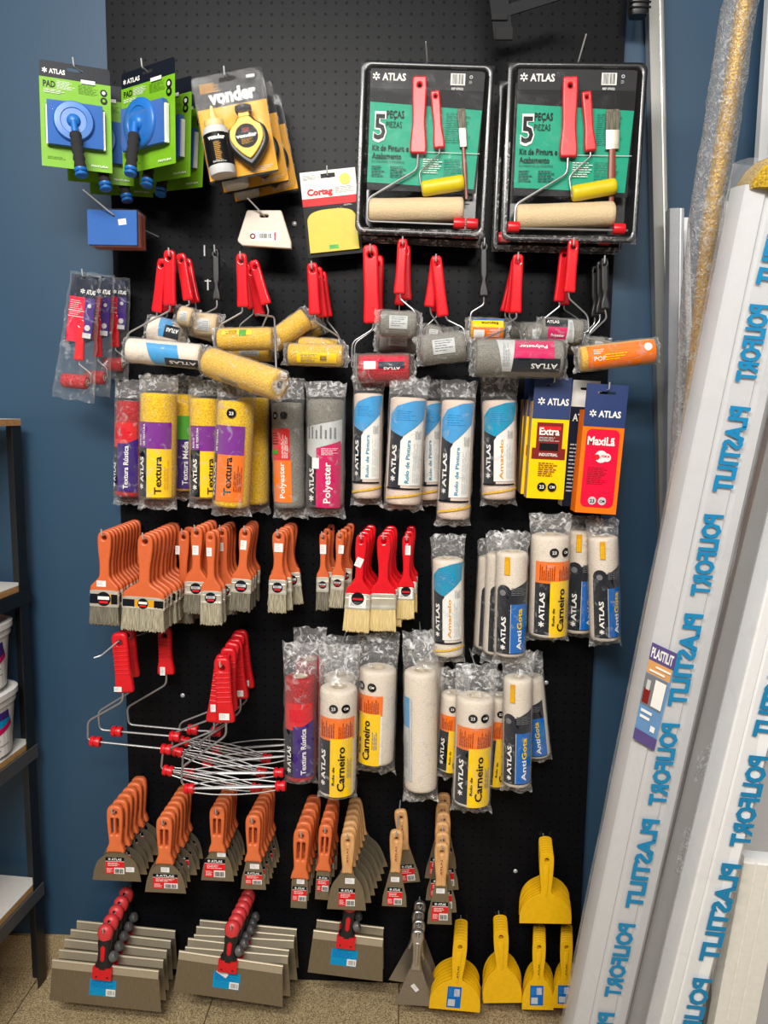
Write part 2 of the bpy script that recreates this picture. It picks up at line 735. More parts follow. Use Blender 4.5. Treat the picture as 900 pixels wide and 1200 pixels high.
def peg(P_front, where, tip=0.016, P_back=None):
    """A wire peg from the board out past a hanging point, with a turned-up tip."""
    P = Vector(P_front)
    B = Vector(P_back) if P_back is not None else Vector((P.x, -0.021, P.z - 0.004))
    B.y = -0.019
    d = (P - B).normalized()
    E = P + d * 0.012
    return hook([B, P, E, E + d * 0.003 + Vector((0, 0, tip))], where)


def stack(proto, n, Pf, Pb, what, where, group, drop=('price_tag',), jit=1.5, seed=0, hole=0.012, hooked=True, fan=None, tip=0.016, nose=-.006):
    """Copies of proto on one peg from Pf (front) to Pb (back)."""
    rnd = random.Random(seed)
    base = proto.matrix_world.copy()
    if hooked:
        h = Vector((0, 0, -hole))
        peg(Pf + h + Vector((0, nose, 0.003)), f'wire hook through the holes of {where}', P_back=Pb + h + Vector((0, 0.02, 0.003)), tip=tip)
    out = []
    for i in range(n):
        t = i / max(1, n - 1)
        name = 'front one' if i == 0 else f'{ORD[i]} from front'
        if i == n - 1 and n > 2:
            name = 'hindmost'
        o = proto if i == 0 else dup(proto, drop=drop)
        o['label'] = f'{what}, {name} of {where}' if n > 1 else f'{what} alone on its hook'
        o['group'] = group
        M = base.copy()
        M.translation = Pf.lerp(Pb, t)
        if i:
            a = rnd.uniform(-jit, jit) + (fan[i] if fan else 0)
            T = Matrix.Translation(M.translation)
            M = T @ Matrix.Rotation(math.radians(a), 4, 'Y') @ T.inverted() @ M
        o.matrix_world = M
        out.append(o)
    return out


# ------------------------------------------------------------------ kinds of goods
def make_brush(pt, pb, Y, wh, wf, yf0, yf1, hmat, bmat, d=0.013, label_style='round', tagpos=None, ragged=0.004, seed=0):
    M, L, s = frame(pt, pb, Y)
    fz = lambda y: -L * (y - pt[1]) / (pb[1] - pt[1])
    z0, z1 = fz(yf0), fz(yf1)
    wh, wf = wh * s, wf * s
    root = thing('paint_brush', M, 'paint brush', 'brush')
    h = -z0
    half = [(0.0005, 0), (wh * 0.28, -wh * 0.05), (wh * 0.46, -wh * 0.3), (wh * 0.5, -h * 0.16), (wh * 0.46, -h * 0.34),
            (wh * 0.37, -h * 0.52), (wh * 0.36, -h * 0.68), (wh * 0.42, -h * 0.78),
            (max(wh * 0.5, wf * 0.36), -h * 0.87), (wf * 0.47, -h * 0.93), (wf * 0.49, -h * 0.99), (wf * 0.47, -h * 1.02), (0.0005, -h * 1.02)]
    hole = circle(0, -h * 0.115, wh * 0.17)
    vs, fs = plate(mirror_outline(half, 4), d, d * 0.3, [hole])
    MB().add(vs, fs, hmat).obj('handle', root)
    b = MB()
    b.loft([(z0 + 0.001, wf * .49, d * .5), (z0 - 0.001, wf * .505, d * .55), (z0 * .75 + z1 * .25, wf * .505, d * .55), (z0 * .72 + z1 * .28, wf * .515, d * .6),
            (z0 * .66 + z1 * .34, wf * .515, d * .6), (z0 * .62 + z1 * .38, wf * .505, d * .55), (z0 * .2 + z1 * .8, wf * .505, d * .55),
            (z0 * .16 + z1 * .84, wf * .515, d * .6), (z1, wf * .51, d * .57)], FERR, n=28, e=7)
    fer = b.obj('ferrule', root, smooth=30)
    zc = (z0 + z1) / 2
    r = min(abs(z0 - z1) * 0.44, wf * 0.3)
    p = MB()
    if label_style == 'round':
        print_flat(p, [(disc(0, zc, r), DNAVY), (quad(-r * .8, r * .8, zc - r * .1, zc + r * .35), LGREY),
                       (quad(-r * .6, r * .6, zc - r * .55, zc - r * .25), REDI), (lines(-r * .6, r * .6, zc - .05 * r, zc + r * .3, 2, seed), DNAVY)],
                   -d * 0.61)
    elif label_style == 'band':
        hh = abs(z0 - z1)
        print_flat(p, [(quad(-wf * .48, wf * .48, zc - hh * .3, zc + hh * .3), GOLDI), (quad(-wf * .48, -wf * .2, zc - hh * .3, zc + hh * .3), DNAVY),
                       (quad(wf * .26, wf * .48, zc - hh * .3, zc + hh * .3), BLACKI),
                       (disc(0, zc, r), DNAVY), (quad(-r * .8, r * .8, zc - r * .1, zc + r * .35), WHITE), (quad(-r * .6, r * .6, zc - r * .6, zc - r * .3), REDI)],
                   -d * 0.61)
    elif label_style == 'red':
        hh = abs(z0 - z1)
        w = min(wf * .42, hh * .55)
        print_flat(p, [(quad(-w, w, zc - hh * .38, zc + hh * .42), WHITE), (disc(0, zc + hh * .22, w * .75), BLACKI),
                       (quad(-w * .6, w * .6, zc + hh * .12, zc + hh * .25), REDI), (lines(-w * .8, w * .8, zc - hh * .3, zc, 3, seed), GREY)], -d * 0.61)
    if p.f:
        p.obj('badge', fer)
    rnd = random.Random(seed)
    zb = -L
    b = MB()
    n = max(18, int(wf / 0.0016))
    front, back = [], []
    rings = []
    for t in (0, 0.3, 0.6, 0.85, 1.0):
        ring = []
        for side in (-1, 1):
            for j in range(n + 1):
                q = j / n if side < 0 else 1 - j / n
                x = (q - 0.5) * wf * (0.97 + 0.07 * t)
                rr = random.Random(j * 7 + side * 31 + seed)
                y = side * d * (0.5 + 0.02 * t - 0.12 * (t > .9)) + rr.uniform(-.0008, .0008)
                z = z1 + (zb - z1) * t + (rr.uniform(-ragged, ragged * .3) if t == 1.0 else 0)
                ring.append((x, y, z))
        rings.append(ring)
    b.rings(rings, bmat, cap=(False, True)).obj('bristles', root, smooth=70)
    if tagpos:
        tx, ty, tw, th, *rot = tagpos
        tz = fz(ty)
        tx, tw, th = (tx - (pt[0] + (pb[0] - pt[0]) * (ty - pt[1]) / (pb[1] - pt[1]))) * s, tw * s, th * s
        price_tag(root, tx, tz, tw, th, -d * 0.5 - 0.0008, rot[0] if rot else 0)
    return root


def price_tag(root, x, z, w, h, y, rot=0, m=None, name='price_tag'):
    p = MB()
    T = Matrix.Translation((x, 0, z)) @ Matrix.Rotation(math.radians(rot), 4, 'Y')
    p.box(-w / 2, w / 2, y - 0.0002, y + 0.0003, -h / 2, h / 2, m or TAG, T)
    print_flat(p, [(lines(-w * .4, w * .3, -h * .35, h * .35, 3, int(abs(x * 1e4)) % 50, fill=.25), GREY)], y - 0.0002, T)
    return p.obj(name, root)


def make_putty(pt, pb, Y, wh, yh, wb, kind, neck=None, sticker=(0, 0.45, 0.5), tagp=None, shape='flare', seed=0):
    """Putty knife: handle top pt, blade edge middle pb, handle width wh, handle foot yh, blade width wb (pixels)."""
    M, L, s = frame(pt, pb, Y)
    zh = -L * (yh - pt[1]) / (pb[1] - pt[1])
    wh, wb = wh * s, wb * s
    root = thing('putty_knife', M, 'putty knife', 'putty knife')
    h = -zh
    if kind == 'orange':
        half = [(0.0005, 0), (wh * .26, -wh * .04), (wh * .44, -wh * .22), (wh * .5, -h * .2), (wh * .47, -h * .45), (wh * .42, -h * .66),
                (wh * .4, -h * .8), (wh * .5, -h * .9), (wh * .56, -h * .985), (wh * .5, -h), (0.0005, -h)]
        sl = lambda x: rrect(x - wh * .085, x + wh * .085, -h * .62, -h * .27, wh * .08)
        holes = [circle(0, -h * .15, wh * .15), sl(-wh * .16), sl(wh * .16)]
        hm, d, bv = ORANGE2, 0.017, 0.005
    elif kind == 'wood':
        half = [(0.0005, 0), (wh * .3, -wh * .05), (wh * .46, -wh * .25), (wh * .5, -h * .25), (wh * .44, -h * .55), (wh * .36, -h * .85), (wh * .36, -h), (0.0005, -h)]
        holes = [circle(0, -h * .2, wh * .11)]
        hm, d, bv = WOOD, 0.016, 0.006
    else:
        half = [(0.0005, 0), (wh * .3, -wh * .05), (wh * .46, -wh * .25), (wh * .5, -h * .2), (wh * .36, -h * .4), (wh * .33, -h * .75), (wh * .42, -h * .9), (wh * .42, -h), (0.0005, -h)]
        holes = [circle(0, -h * .1, wh * .13)]
        hm, d, bv = ALU, 0.015, 0.006
    vs, fs = plate(mirror_outline(half, 4), d, bv, holes, 3)
    hd = MB().add(vs, fs, hm).obj('handle', root)
    if kind == 'wood':
        p = MB()
        print_flat(p, [(word('ATLAS', 0.0022, -h * .72, 0.0045, h * .36, 90), MAROON)], -d / 2)
        p.obj('stamp', hd)
    if kind == 'metal':
        p = MB()
        p.loft([(-h * .3, wh * .12, .002), (-h * .35, wh * .16, .0035), (-h * .8, wh * .14, .0035), (-h * .86, wh * .1, .002)], ALU, M=Matrix.Translation((0, -d / 2, 0)))
        p.obj('rib', hd)
    nb = (neck * s if neck else wh * .9)
    bl = L - h
    if shape == 'flare':
        half = [(nb * .5, -h + .004), (nb * .55, -h - bl * .06), (wb * .36, -h - bl * .3), (wb * .45, -h - bl * .6), (wb * .5, -L)]
        hl = catmull(half, 5, closed=False)
    elif shape == 'straight':
        hl = [(nb * .46, -h + .004), (nb * .5, -h - bl * .05), (wb * .5, -h - bl * .12), (wb * .5, -L)]
    elif shape == 'taper':
        hl = [(nb * .45, -h + .004), (nb * .5, -h - bl * .05), (wb * .38, -h - bl * .45), (wb * .47, -h - bl * .7), (wb * .5, -L)]
    else:
        hl = [(nb * .5, -h + .004), (nb * .6, -h - bl * .04), (wb * .5, -L)]
    out = hl + [(-x, z) for x, z in reversed(hl)]
    vs, fs = plate(out, 0.0012)
    bd = MB().add(vs, fs, STEELD if kind != 'metal' else STEEL).obj('blade', root, smooth=20)
    if sticker:
        sx, st, sw = sticker[:3]
        sw = sw * wb
        sh = sw * (sticker[3] if len(sticker) > 3 else 0.95)
        zt = -h - bl * st
        x0, x1 = sx * wb - sw / 2, sx * wb + sw / 2
        p = MB()
        print_flat(p, [(quad(x0, x1, zt - sh, zt), WHITE), (quad(x0, x1, zt - sh * .24, zt), BLACKI),
                       (logo_h(x0 + sw * .14, x1 - sw * .14, zt - sh * .19, sh * .13), WHITE),
                       (quad(x0, x1, zt - sh * .62, zt - sh * .26), REDI), (quad(x0, x0 + sw * .45, zt - sh, zt - sh * .6), REDI),
                       (lines(x0 + sw * .12, x1 - sw * .12, zt - sh * .56, zt - sh * .33, 2, seed), WHITE),
                       (lines(x0 + sw * .06, x0 + sw * .4, zt - sh * .94, zt - sh * .66, 3, seed + 1), WHITE),
                       (barcode(x0 + sw * .5, x1 - sw * .05, zt - sh * .94, zt - sh * .68, 11), BLACKI)], -0.0007)
        p.obj('sticker', bd)
    if tagp:
        tx, tz, tw, th, *rt = tagp
        price_tag(root, tx * wb, -h - bl * tz, tw * s, th * s, -0.0013, rt[0] if rt else 0)
    return root


def make_spreader(pt, pb, Y, wh, yh, wb, sticker=True, thick=0.0035, tilt=0, seed=0):
    """Yellow one-piece plastic spreader with a half-round blade."""
    M, L, s = frame(pt, pb, Y)
    M = M @ Matrix.Rotation(math.radians(tilt), 4, 'Y')
    h = L * (yh - pt[1]) / (pb[1] - pt[1])
    wh, wb = wh * s, wb * s
    root = thing('plastic_spreader', M, 'spreader', 'spreader')
    bl = L - h
    half = catmull([(0.0005, 0), (wh * .3, -wh * .06), (wh * .47, -wh * .3), (wh * .46, -h * .5), (wh * .36, -h * .9), (wh * .42, -h)], 4, closed=False) + [(wb * .5 * math.cos(t), -h - bl * .80 * (1 - math.sin(t))) for t in [math.radians(66 - 66 * i / 9) for i in range(10)]] + [(wb * .5, -L)]
    out = half + [(-x, z) for x, z in reversed(half)]
    vs, fs = plate(out, thick, 0.001, [circle(0, -h * .18, wh * .16)], 1)
    b = MB().add(vs, fs, YELLOW)
    body = b.obj('blade', root, smooth=35)
    g = MB()
    g.loft([(-h * .3, wh * .14, .001), (-h * .36, wh * .2, .0022), (-h * .95, wh * .12, .0022), (-h * 1.05, wh * .1, .0005)], YELLOW, M=Matrix.Translation((0, -thick / 2, 0)))
    gr = g.obj('grip_ridge', root)
    if sticker:
        p = MB()
        print_flat(p, [(word('ATLAS', 0.002, -h * .92, .0042, h * .3, 90), BLACKI)], -thick / 2 - .0024)
        p.obj('stamp', gr)
        sw, sh = wh * .95, wh * 1.6
        p = MB()
        zc = -h - bl * .55
        x0, x1 = -sw * .62, sw * .4
        print_flat(p, [(quad(x0, x1, zc - sh / 2, zc + sh / 2), BLUEI), (quad(x0 + sw * .1, x0 + sw * .6, zc - sh * .42, zc - sh * .1), LGREY),
                       (barcode(x0 + sw * .5, x1 - sw * .08, zc + sh * .05, zc + sh * .4, 6), WHITE), (lines(x0 + sw * .08, x0 + sw * .45, zc, zc + sh * .4, 4, seed), SKY)], -thick / 2)
        p.obj('sticker', body)
    return root


def make_trowel(pt, ybase, ytip, wbl, wbr, Y, yend, seed=0, tilt=0.0, tagged=False):
    """Wide steel taping knife: handle top pt, foot of the handle ybase, blade from wbl to wbr (pixels) down to yend."""
    M, L, s = frame(pt, (pt[0], yend), Y)
    M = M @ Matrix.Rotation(math.radians(tilt), 4, 'Y')
    k = L / (yend - pt[1])
    zb = -(ybase - pt[1]) * k
    x0, x1 = (wbl - pt[0]) * s, (wbr - pt[0]) * s
    root = thing('taping_knife', M, 'taping knife', 'taping knife')
    vs, fs = plate([(x0, zb + .012), (x1, zb + .012), (x1 + .012, -L), (x0 - .004, -L)], 0.001)
    bd = MB().add(vs, fs, STEELD).obj('blade', root, smooth=20)
    b = MB()
    b.box(x0, x1, -.003, .003, zb - .002, zb + .018, SPINE)
    b.loft([(x0, .0035, .0035), (x1, .0035, .0035)], SPINE, n=10, M=Matrix.Translation((0, 0, zb + .018)) @ Matrix.Rotation(math.pi / 2, 4, 'Y'))
    b.obj('spine', root, smooth=30)
    # handle
    b = MB()
    b.loft([(-.02, .014, .012), (-.04, .017, .015), (zb * .5, .0150, .0138), (zb * .75, .0165, .0138), (zb + .026, .021, .014), (zb + .016, .022, .014)], BLACKP, n=22, e=2.6)
    gp = b.obj('grip', root)
    b = MB()
    b.loft([(.006, .004, .004), (.003, .012, .0095), (-.006, .0185, .0138), (-.018, .0195, .0142), (-.030, .0160, .0135)], CORAL, n=22, e=2.2)
    b.lathe([(0.0035, 0), (0.0035, .0015)], BLACKP, 12, Matrix.Translation((-.001, -.0132, -.003)) @ Matrix.Rotation(math.pi / 2, 4, 'X'))
    b.obj('end_cap', root)
    b = MB()
    b.loft([(-.042, .002, .0015), (-.048, .0058, .002), (zb * .64, .0058, .002), (zb * .68, .002, .0015)], RED, n=14, M=Matrix.Translation((0, -.0142, 0)))
    b.obj('inlay', gp)
    b = MB()
    b.box(-.024, .024, -.0135, .008, zb - .012, zb + .020, RED)
    for x in (-.014, .014):
        b.lathe([(.0022, 0), (.0022, .001)], BLACKP, 10, Matrix.Translation((x, -.0135, zb - .004)) @ Matrix.Rotation(math.pi / 2, 4, 'X'))
    b.obj('collar', root, smooth=30)
    b = MB()
    b.lathe([(.006, 0), (.0125, .002), (.0135, .009), (.011, .016), (.002, .018)], GREYB, 18, Matrix.Translation((.016, 0, zb * .66)) @ Matrix.Rotation(math.radians(60), 4, 'Y'))
    b.obj('side_button', root)
    b = MB()
    zc = zb - (L + zb) * .5 + .004
    w, h = .034, .023
    print_flat(b, [(quad(-w, w, zc - h, zc + h), CYANI), (lines(-w * .9, w * .8, zc - h * .1, zc + h * .9, 4, seed), BLUEI),
                   (quad(w * .25, w * .95, zc - h * .92, zc - h * .1), WHITE), (barcode(w * .35, w * .9, zc - h * .8, zc - h * .25, 8), GREY)], -.0007)
    b.obj('sticker', bd)
    if tagged:
        price_tag(root, -.012, zc + .02, .03, .013, -.002, 30)
    return root


GREYB = mat('grey_button_plastic', (92, 90, 90), 0.4)


def make_bag(root, L, R, zt, zb, seed, flat=1.12, amp=0.0028, name='wrapper', n=30, m=FILM, axis_off=0):
    """Loose clear bag round a sleeve lying from z = 0 down to -L; sealed flat at zt above and zb below."""
    off = Vector((seed * 3.7, seed * 1.3, seed * 5.1))

    def wob(k):
        def f(p, t):
            v = Vector(p)
            a = noise.noise(Vector((math.cos(t) * 2.2, math.sin(t) * 2.2, v.z * 38)) + off)
            b = noise.noise(Vector((math.cos(t) * 5, math.sin(t) * 5, v.z * 95)) + off * 2)
            d = (a + 0.6 * b) * k
            r = math.hypot(v.x, v.y) or 1
            return (v.x + v.x / r * d, v.y + v.y / r * d * 1.3, v.z)
        return f
    rs = []
    up = [(zt, flat, .06), (zt * .86, flat * .98, .10), (zt * .62, flat * .97, .30), (zt * .36, 1.06, .62), (zt * .14, 1.04, .9)]
    mid = [(-L * q, 1.05, 1.05) for q in [i / 12 for i in range(13)]]
    z2 = -L - zb
    dn = [(-L - zb * .2, 1.04, .85), (-L - zb * .5, flat * .97, .4), (-L - zb * .8, flat, .14), (z2, flat * 1.02, .05)]
    rnd = random.Random(seed)
    rings = []
    for i, (z, a, c) in enumerate(up + mid + dn):
        r = []
        w = wob(amp * (1.0 if 0.3 < c < 1 else (1.6 if c < 0.3 else 0.75)))
        for j in range(n):
            t = 2 * math.pi * j / n
            p = (R * a * math.cos(t), max(.0012, R * c) * math.sin(t), z)
            x, y, zz = w(p, t)
            if i == 0 or i == len(up + mid + dn) - 1:
                zz += noise.noise(Vector((x * 60, seed, z))) * .010 + noise.noise(Vector((x * 240, seed, z))) * .004
            if c < .3:
                y += noise.noise(Vector((x * 90, z * 70, seed * 1.7))) * .006
            r.append((x, y, zz))
        rings.append(r)
    k1 = len(up) - 1
    k2 = len(up) + len(mid)
    b = MB(m, FILMT)
    b.rings(rings, m, cap=(False, False))
    # seals are cloudier: several folded layers, with stronger painted crease glints
    k = b.mi(FILMT)
    for i in range(len(rings) - 1):
        if i < k1 or i >= k2:
            for j in range(n):
                b.m[i * n + j] = k
    return b.obj(name, root, smooth=28)


def sleeve_mesh(root, L, R, nap, seed, wall=0.82, name='sleeve', shift=0.0):
    b = MB()
    off = Vector((seed, seed * 2.1, 0))

    def wob(p, t):
        v = Vector(p)
        d = noise.noise(v * 160 + off) * R * .03
        r = math.hypot(v.x, v.y) or 1
        return (v.x + v.x / r * d, v.y + v.y / r * d, v.z)
    q = R * wall
    prof = [(0, q * .55), (0, q * .98), (-.003, R * .97), (-.010, R)] + [(-L * i / 8, R) for i in range(1, 8)] + [(-L + .010, R), (-L + .003, R * .97), (-L, q * .98), (-L, q * .55)]
    b.loft([(z, r, r) for z, r in prof], nap, n=26, cap=(False, False), wob=wob)
    o = b.obj(name, root, smooth=60)
    b = MB()
    for z, sg in ((0.0005, 1), (-L - .0005, -1)):
        b.lathe([(q * .58, z - sg * .004), (q * .58, z), (q * .40, z), (q * .40, z - sg * .02), (0.0005, z - sg * .02)], CORE, 20, cap=(False, False))
    b.obj('core', o)
    return o


def art(style, R, L):
    """Printed band layers for a roller sleeve; u along the girth, v along z (0 at the top, -L at the foot)."""
    U = R * 1.15
    z = lambda q: -L * (1 - q)
    x = lambda u: u * U
    qd = lambda a, b, c, d: quad(x(a), x(b), z(c), z(d))
    pl = lambda *pts: [[(x(a), z(b)) for a, b in pts]]
    H = R * .36
    A = []
    if style == 'carneiro':
        A = [(qd(-1, .95, .03, .74), WHITE), (qd(-1, .95, .55, .76), ORG), (qd(-1, -.28, .04, .55), DNAVY), (qd(-.28, .85, .02, .57), YEL),
             (disc(x(-.15), z(.85), R * .24), BLACKI), (disc(x(.42), z(.85), R * .24), BLACKI),
             (word('23', x(-.15), z(.85) - R * .08, R * .17, anchor='c'), WHITE), (word('CM', x(.42), z(.85) - R * .06, R * .13, anchor='c'), WHITE),
             (lines(x(-.75), x(-.05), z(.58), z(.73), 5, 2, True), MAROON), (lines(x(.1), x(.8), z(.58), z(.73), 5, 3, True), MAROON),
             (logo_v(x(-.62), z(.12), z(.46), H * .75), WHITE), (word('Carneiro', x(.38), z(.08), H * 1.05, L * .42, 90), BLACKI),
             (word('Rolo de', x(-.06), z(.14), H * .35, L * .17, 90), BLACKI), (lines(x(.5), x(.75), z(.2), z(.4), 2, 6, True), GREY)]
    elif style == 'antigota':
        A = [(pl((-1, .04), (1, .04), (1, .74), (-1, .60)), DNAVY), (disc(x(-.55), z(.63), R * .5), DNAVY), (qd(-.1, 1, .05, .52), BLUEI), (qd(-.12, -.1, .05, .52), WHITE),
             (qd(-.5, -.2, .80, .97), GOLDI), (lines(x(-.45), x(-.25), z(.81), z(.95), 2, 5, True), YEL),
             (logo_v(x(-.5), z(.08), z(.40), H * .85), WHITE), (word('Anti', x(.52), z(.08), H * .9, L * .19, 90), WHITE), (word('Gota', x(.52), z(.28), H * .9, L * .2, 90), YEL),
             (lines(x(.55), x(.9), z(.3), z(.5), 3, 4, True), SKY), (lines(x(-.1), x(.8), z(.60), z(.68), 3, 4), GREY), (disc(x(-.55), z(.63), R * .2), GREY)]
    elif style in ('blue', 'teal', 'tealgold', 'bluegrey'):
        c = TEALB if style in ('teal', 'tealgold') else SKY
        t = GOLDI if style in ('teal', 'tealgold') else CYAND
        wd = {'teal': 'Amarelo', 'tealgold': 'Amarelo', 'blue': 'Rolo de Pintura', 'bluegrey': 'Rolo de Pintura'}[style]
        A = [(pl((-1, .16), (-.25, .16), (-.25, .74), (-1, .72)), DNAVY), (pl((-.35, .19), (.8, .19), (.8, .80), (-.2, .64), (-.35, .60)), WHITE),
             (pl((-1, .70), (-.3, .64), (.8, .80), (1.0, .98), (.2, .97), (-.6, .92), (-1, .84)), c),
             (logo_v(x(-.66), z(.22), z(.56), H * .8), WHITE), (word(wd, x(.12), z(.21), H * .6, L * .4, 90), t),
             (lines(x(.3), x(.72), z(.22), z(.6), 3, 6, True), LGREY), (lines(x(.35), x(.7), z(.62), z(.72), 3, 7, True), GREY),
             (lines(x(-.6), x(.4), z(.78), z(.88), 3, 8), SKY), (qd(-1, .8, .15, .165), DNAVY),
             (pl((-1, .05), (1, .11), (1, .13), (-1, .07)), NAPTAN)]
    elif style == 'textura_amarela':
        A = [(qd(-1, 1, .02, .52), YEL), (qd(-1, .95, .48, .73), PURP), (qd(-1, -.3, .02, .49), DNAVY), (logo_v(x(-.62), z(.09), z(.40), H * .85), WHITE),
             (word('Textura', x(.42), z(.05), H * 1.05, L * .36, 90), BLACKI), (word('DE TEXTURA', x(-.38), z(.51), H * .4, L * .2, 90), WHITE),
             (word('ROLO', x(-.62), z(.51), H * .4, L * .1, 90), WHITE), (lines(x(.55), x(.8), z(.1), z(.4), 2, 3, True), GOLDI)]
    elif style == 'textura_laranja':
        A = [(qd(-1, .9, .06, .56), ORG), (qd(-1, .85, .5, .77), PURP), (qd(-1, -.55, .06, .5), DNAVY), (logo_v(x(-.72), z(.1), z(.42), H * .6), WHITE),
             (word('Textura', x(.28), z(.12), H * 1.1, L * .36, 90), BLACKI), (disc(x(.15), z(.885), R * .26), BLACKI), (word('23', x(.15), z(.885) - R * .09, R * .18, anchor='c'), WHITE),
             (word('DE TEXTURA', x(-.5), z(.53), H * .4, L * .2, 90), WHITE), (lines(x(.4), x(.8), z(.16), z(.42), 3, 3, True), MAROON)]
    elif style == 'textura_media':
        A = [(qd(-1, 1, .03, .55), DPURP), (qd(-1, 1, .54, .78), GREENI), (word('Textura Média', x(.35), z(.07), H * .95, L * .45, 90), WHITE), (logo_v(x(-.6), z(.08), z(.4), H * .7), WHITE)]
    elif style == 'textura_rustica':
        A = [(qd(-.9, .9, .5, .78), REDI), (qd(-1, -.3, .06, .52), DNAVY), (qd(-.3, 1, .06, .56), DPURP), (pl((-.3, .52), (1, .54), (1, .62)), DPURP),
             (logo_v(x(-.56), z(.1), z(.36), H * .85), WHITE), (word('Textura Rústica', x(.42), z(.09), H * .9, L * .45, 90), WHITE), (lines(x(-.5), x(.6), z(.6), z(.72), 4, 3), CRIM)]
    elif style == 'polyester_laranja':
        A = [(qd(-.95, .55, .44, .76), REDI), (qd(-.7, .6, .06, .46), ORG), (word('Polyester', x(.2), z(.10), H * 1.0, L * .34, 90), WHITE),
             (disc(x(-.3), z(.88), R * .24), BLACKI), (disc(x(.25), z(.88), R * .24), BLACKI), (word('23', x(-.3), z(.88) - R * .08, R * .16, anchor='c'), WHITE),
             (lines(x(.1), x(.45), z(.48), z(.72), 3, 4, True), WHITE), (qd(-.6, -.15, .52, .56), GREENI), (lines(x(-.7), x(0), z(.6), z(.72), 3, 4), MAROON)]
    elif style == 'polyester_rosa':
        A = [(pl((-1, .36), (1, .60), (1, .82), (-1, .74)), LGREY), (pl((-1, .02), (-.35, .02), (-.35, .44), (-1, .50)), BLACKI), (pl((-.35, 0.0), (.9, -.01), (.9, .62), (-.35, .55)), MAG),
             (logo_v(x(-.62), z(.05), z(.36), H * .9), WHITE), (word('Polyester', x(.32), z(.04), H * 1.05, L * .38, 90), WHITE), (lines(x(-.1), x(.7), z(.48), z(.55), 3, 2), WHITE),
             (lines(x(-.8), x(.7), z(.64), z(.76), 4, 2, True), GREY), (qd(-.55, -.2, .36, .46), WHITE)]
    elif style == 'plain':
        A = [(qd(-.9, -.1, .55, .80), SKY), (qd(-.9, -.15, .1, .55), LGREY), (lines(x(-.8), x(-.2), z(.2), z(.5), 6, 3, True), GREY), (qd(-.1, .05, .1, .8), LGREY)]
    # short rollers: rows along the axis too
    elif style == 'mini_blue':
        A = [(pl((-.9, .22), (.9, .30), (.9, .72), (-.9, .60)), SKY), (qd(-.9, -.1, .0, .45), DNAVY), (word('ATLAS', x(-.3), z(.03), H * .8, L * .36, 90), WHITE)]
    elif style == 'mini_grey':
        A = [(qd(-.5, .4, .25, .75), LGREY), (lines(x(-.4), x(.3), z(.3), z(.7), 3, 2, True), GREY)]
    elif style == 'mini_pink':
        A = [(qd(-.2, .9, .12, .62), MAG), (qd(-.9, -.2, .05, .62), DNAVY), (pl((-.9, .6), (.9, .56), (.9, .78), (-.9, .70)), LGREY), (word('ATLAS', x(-.45), z(.08), H * .8, L * .3, 90), WHITE),
             (lines(x(-.6), x(.6), z(.62), z(.70), 3, 2), GREY), (word('Polyester', x(.45), z(.2), H * .6, L * .32, 90), WHITE)]
    elif style == 'mini_orange':
        A = [(qd(-.9, .9, .08, .98), ORG), (word('POP', x(.3), z(.16), H * 1.0, L * .16, 90), WHITE), (lines(x(-.5), x(-.1), z(.16), z(.3), 2, 2, True), WHITE), (disc(x(-.3), z(.88), R * .32), WHITE),
             (lines(x(-.1), x(.4), z(.3), z(.6), 2, 2, True), YEL)]
    elif style == 'mini_orangeyellow':
        A = [(qd(-.9, .1, .05, .95), ORG), (qd(.1, .7, .05, .95), YEL), (qd(.7, .95, .02, .98), BLUEI), (qd(-.7, -.1, .6, .92), WHITE), (lines(x(-.6), x(.0), z(.15), z(.5), 4, 2, True), WHITE),
             (word('Espuma', x(.5), z(.2), H * .6, L * .5, 90), NAVY)]
    elif style == 'mini_yellow':
        A = [(qd(-.1, .75, .18, .9), YEL), (barcode(x(.1), x(.6), z(.6), z(.72), 7), BLACKI), (lines(x(.0), x(.7), z(.25), z(.55), 4, 2, True), GREY)]
    elif style == 'mini_yellow_green':
        A = [(qd(.25, .75, .35, .9), YEL), (qd(.2, .75, .45, .58), GREENI), (lines(x(.3), x(.7), z(.62), z(.85), 3, 2, True), DNAVY)]
    elif style == 'mini_yellow_back':
        A = [(qd(.0, .6, .15, .75), YEL), (barcode(x(-.1), x(.4), z(.3), z(.55), 9), GREY), (lines(x(.4), x(.8), z(.2), z(.7), 3, 2, True), MAROON), (disc(x(.5), z(.5), R * .2), MAROON)]
    elif style == 'mini_red':
        A = [(qd(.25, 1.1, .1, .92), CRIM), (qd(.3, .75, .1, .6), NAVY), (qd(.3, .8, .65, .88), WHITE), (word('ATLAS', x(.4), z(.18), H * .5, L * .32, 90), WHITE)]
    return A


def make_refill(pt, pb, w, Y, style, nap, label, group, bt=28, bb=14, spin=0, seed=0, Yb=None, tagp=None):
    """Paint roller sleeve in a clear bag: sleeve axis from pt to pb, sleeve width w (pixels)."""
    M, L, s = frame(pt, pb, Y, Yb)
    R = w * s / 2
    root = thing('roller_refill', M, label, 'paint roller', group)
    sl = sleeve_mesh(root, L, R, nap, seed)
    A = art(style, R, L)
    if A:
        b = MB()
        print_round(b, A, R * 1.012 + .0006, math.radians(spin))
        b.obj('label', root)
    make_bag(root, L, R * 1.02, bt * s, bb * s, seed)
    if tagp:
        u, v, tw, th = tagp
        b = MB()
        print_round(b, [(quad(u * R - tw * s / 2, u * R + tw * s / 2, -v * L - th * s / 2, -v * L + th * s / 2), TAG)], R * 1.06 + .003, math.radians(spin))
        b.obj('price_tag', root)
    return root


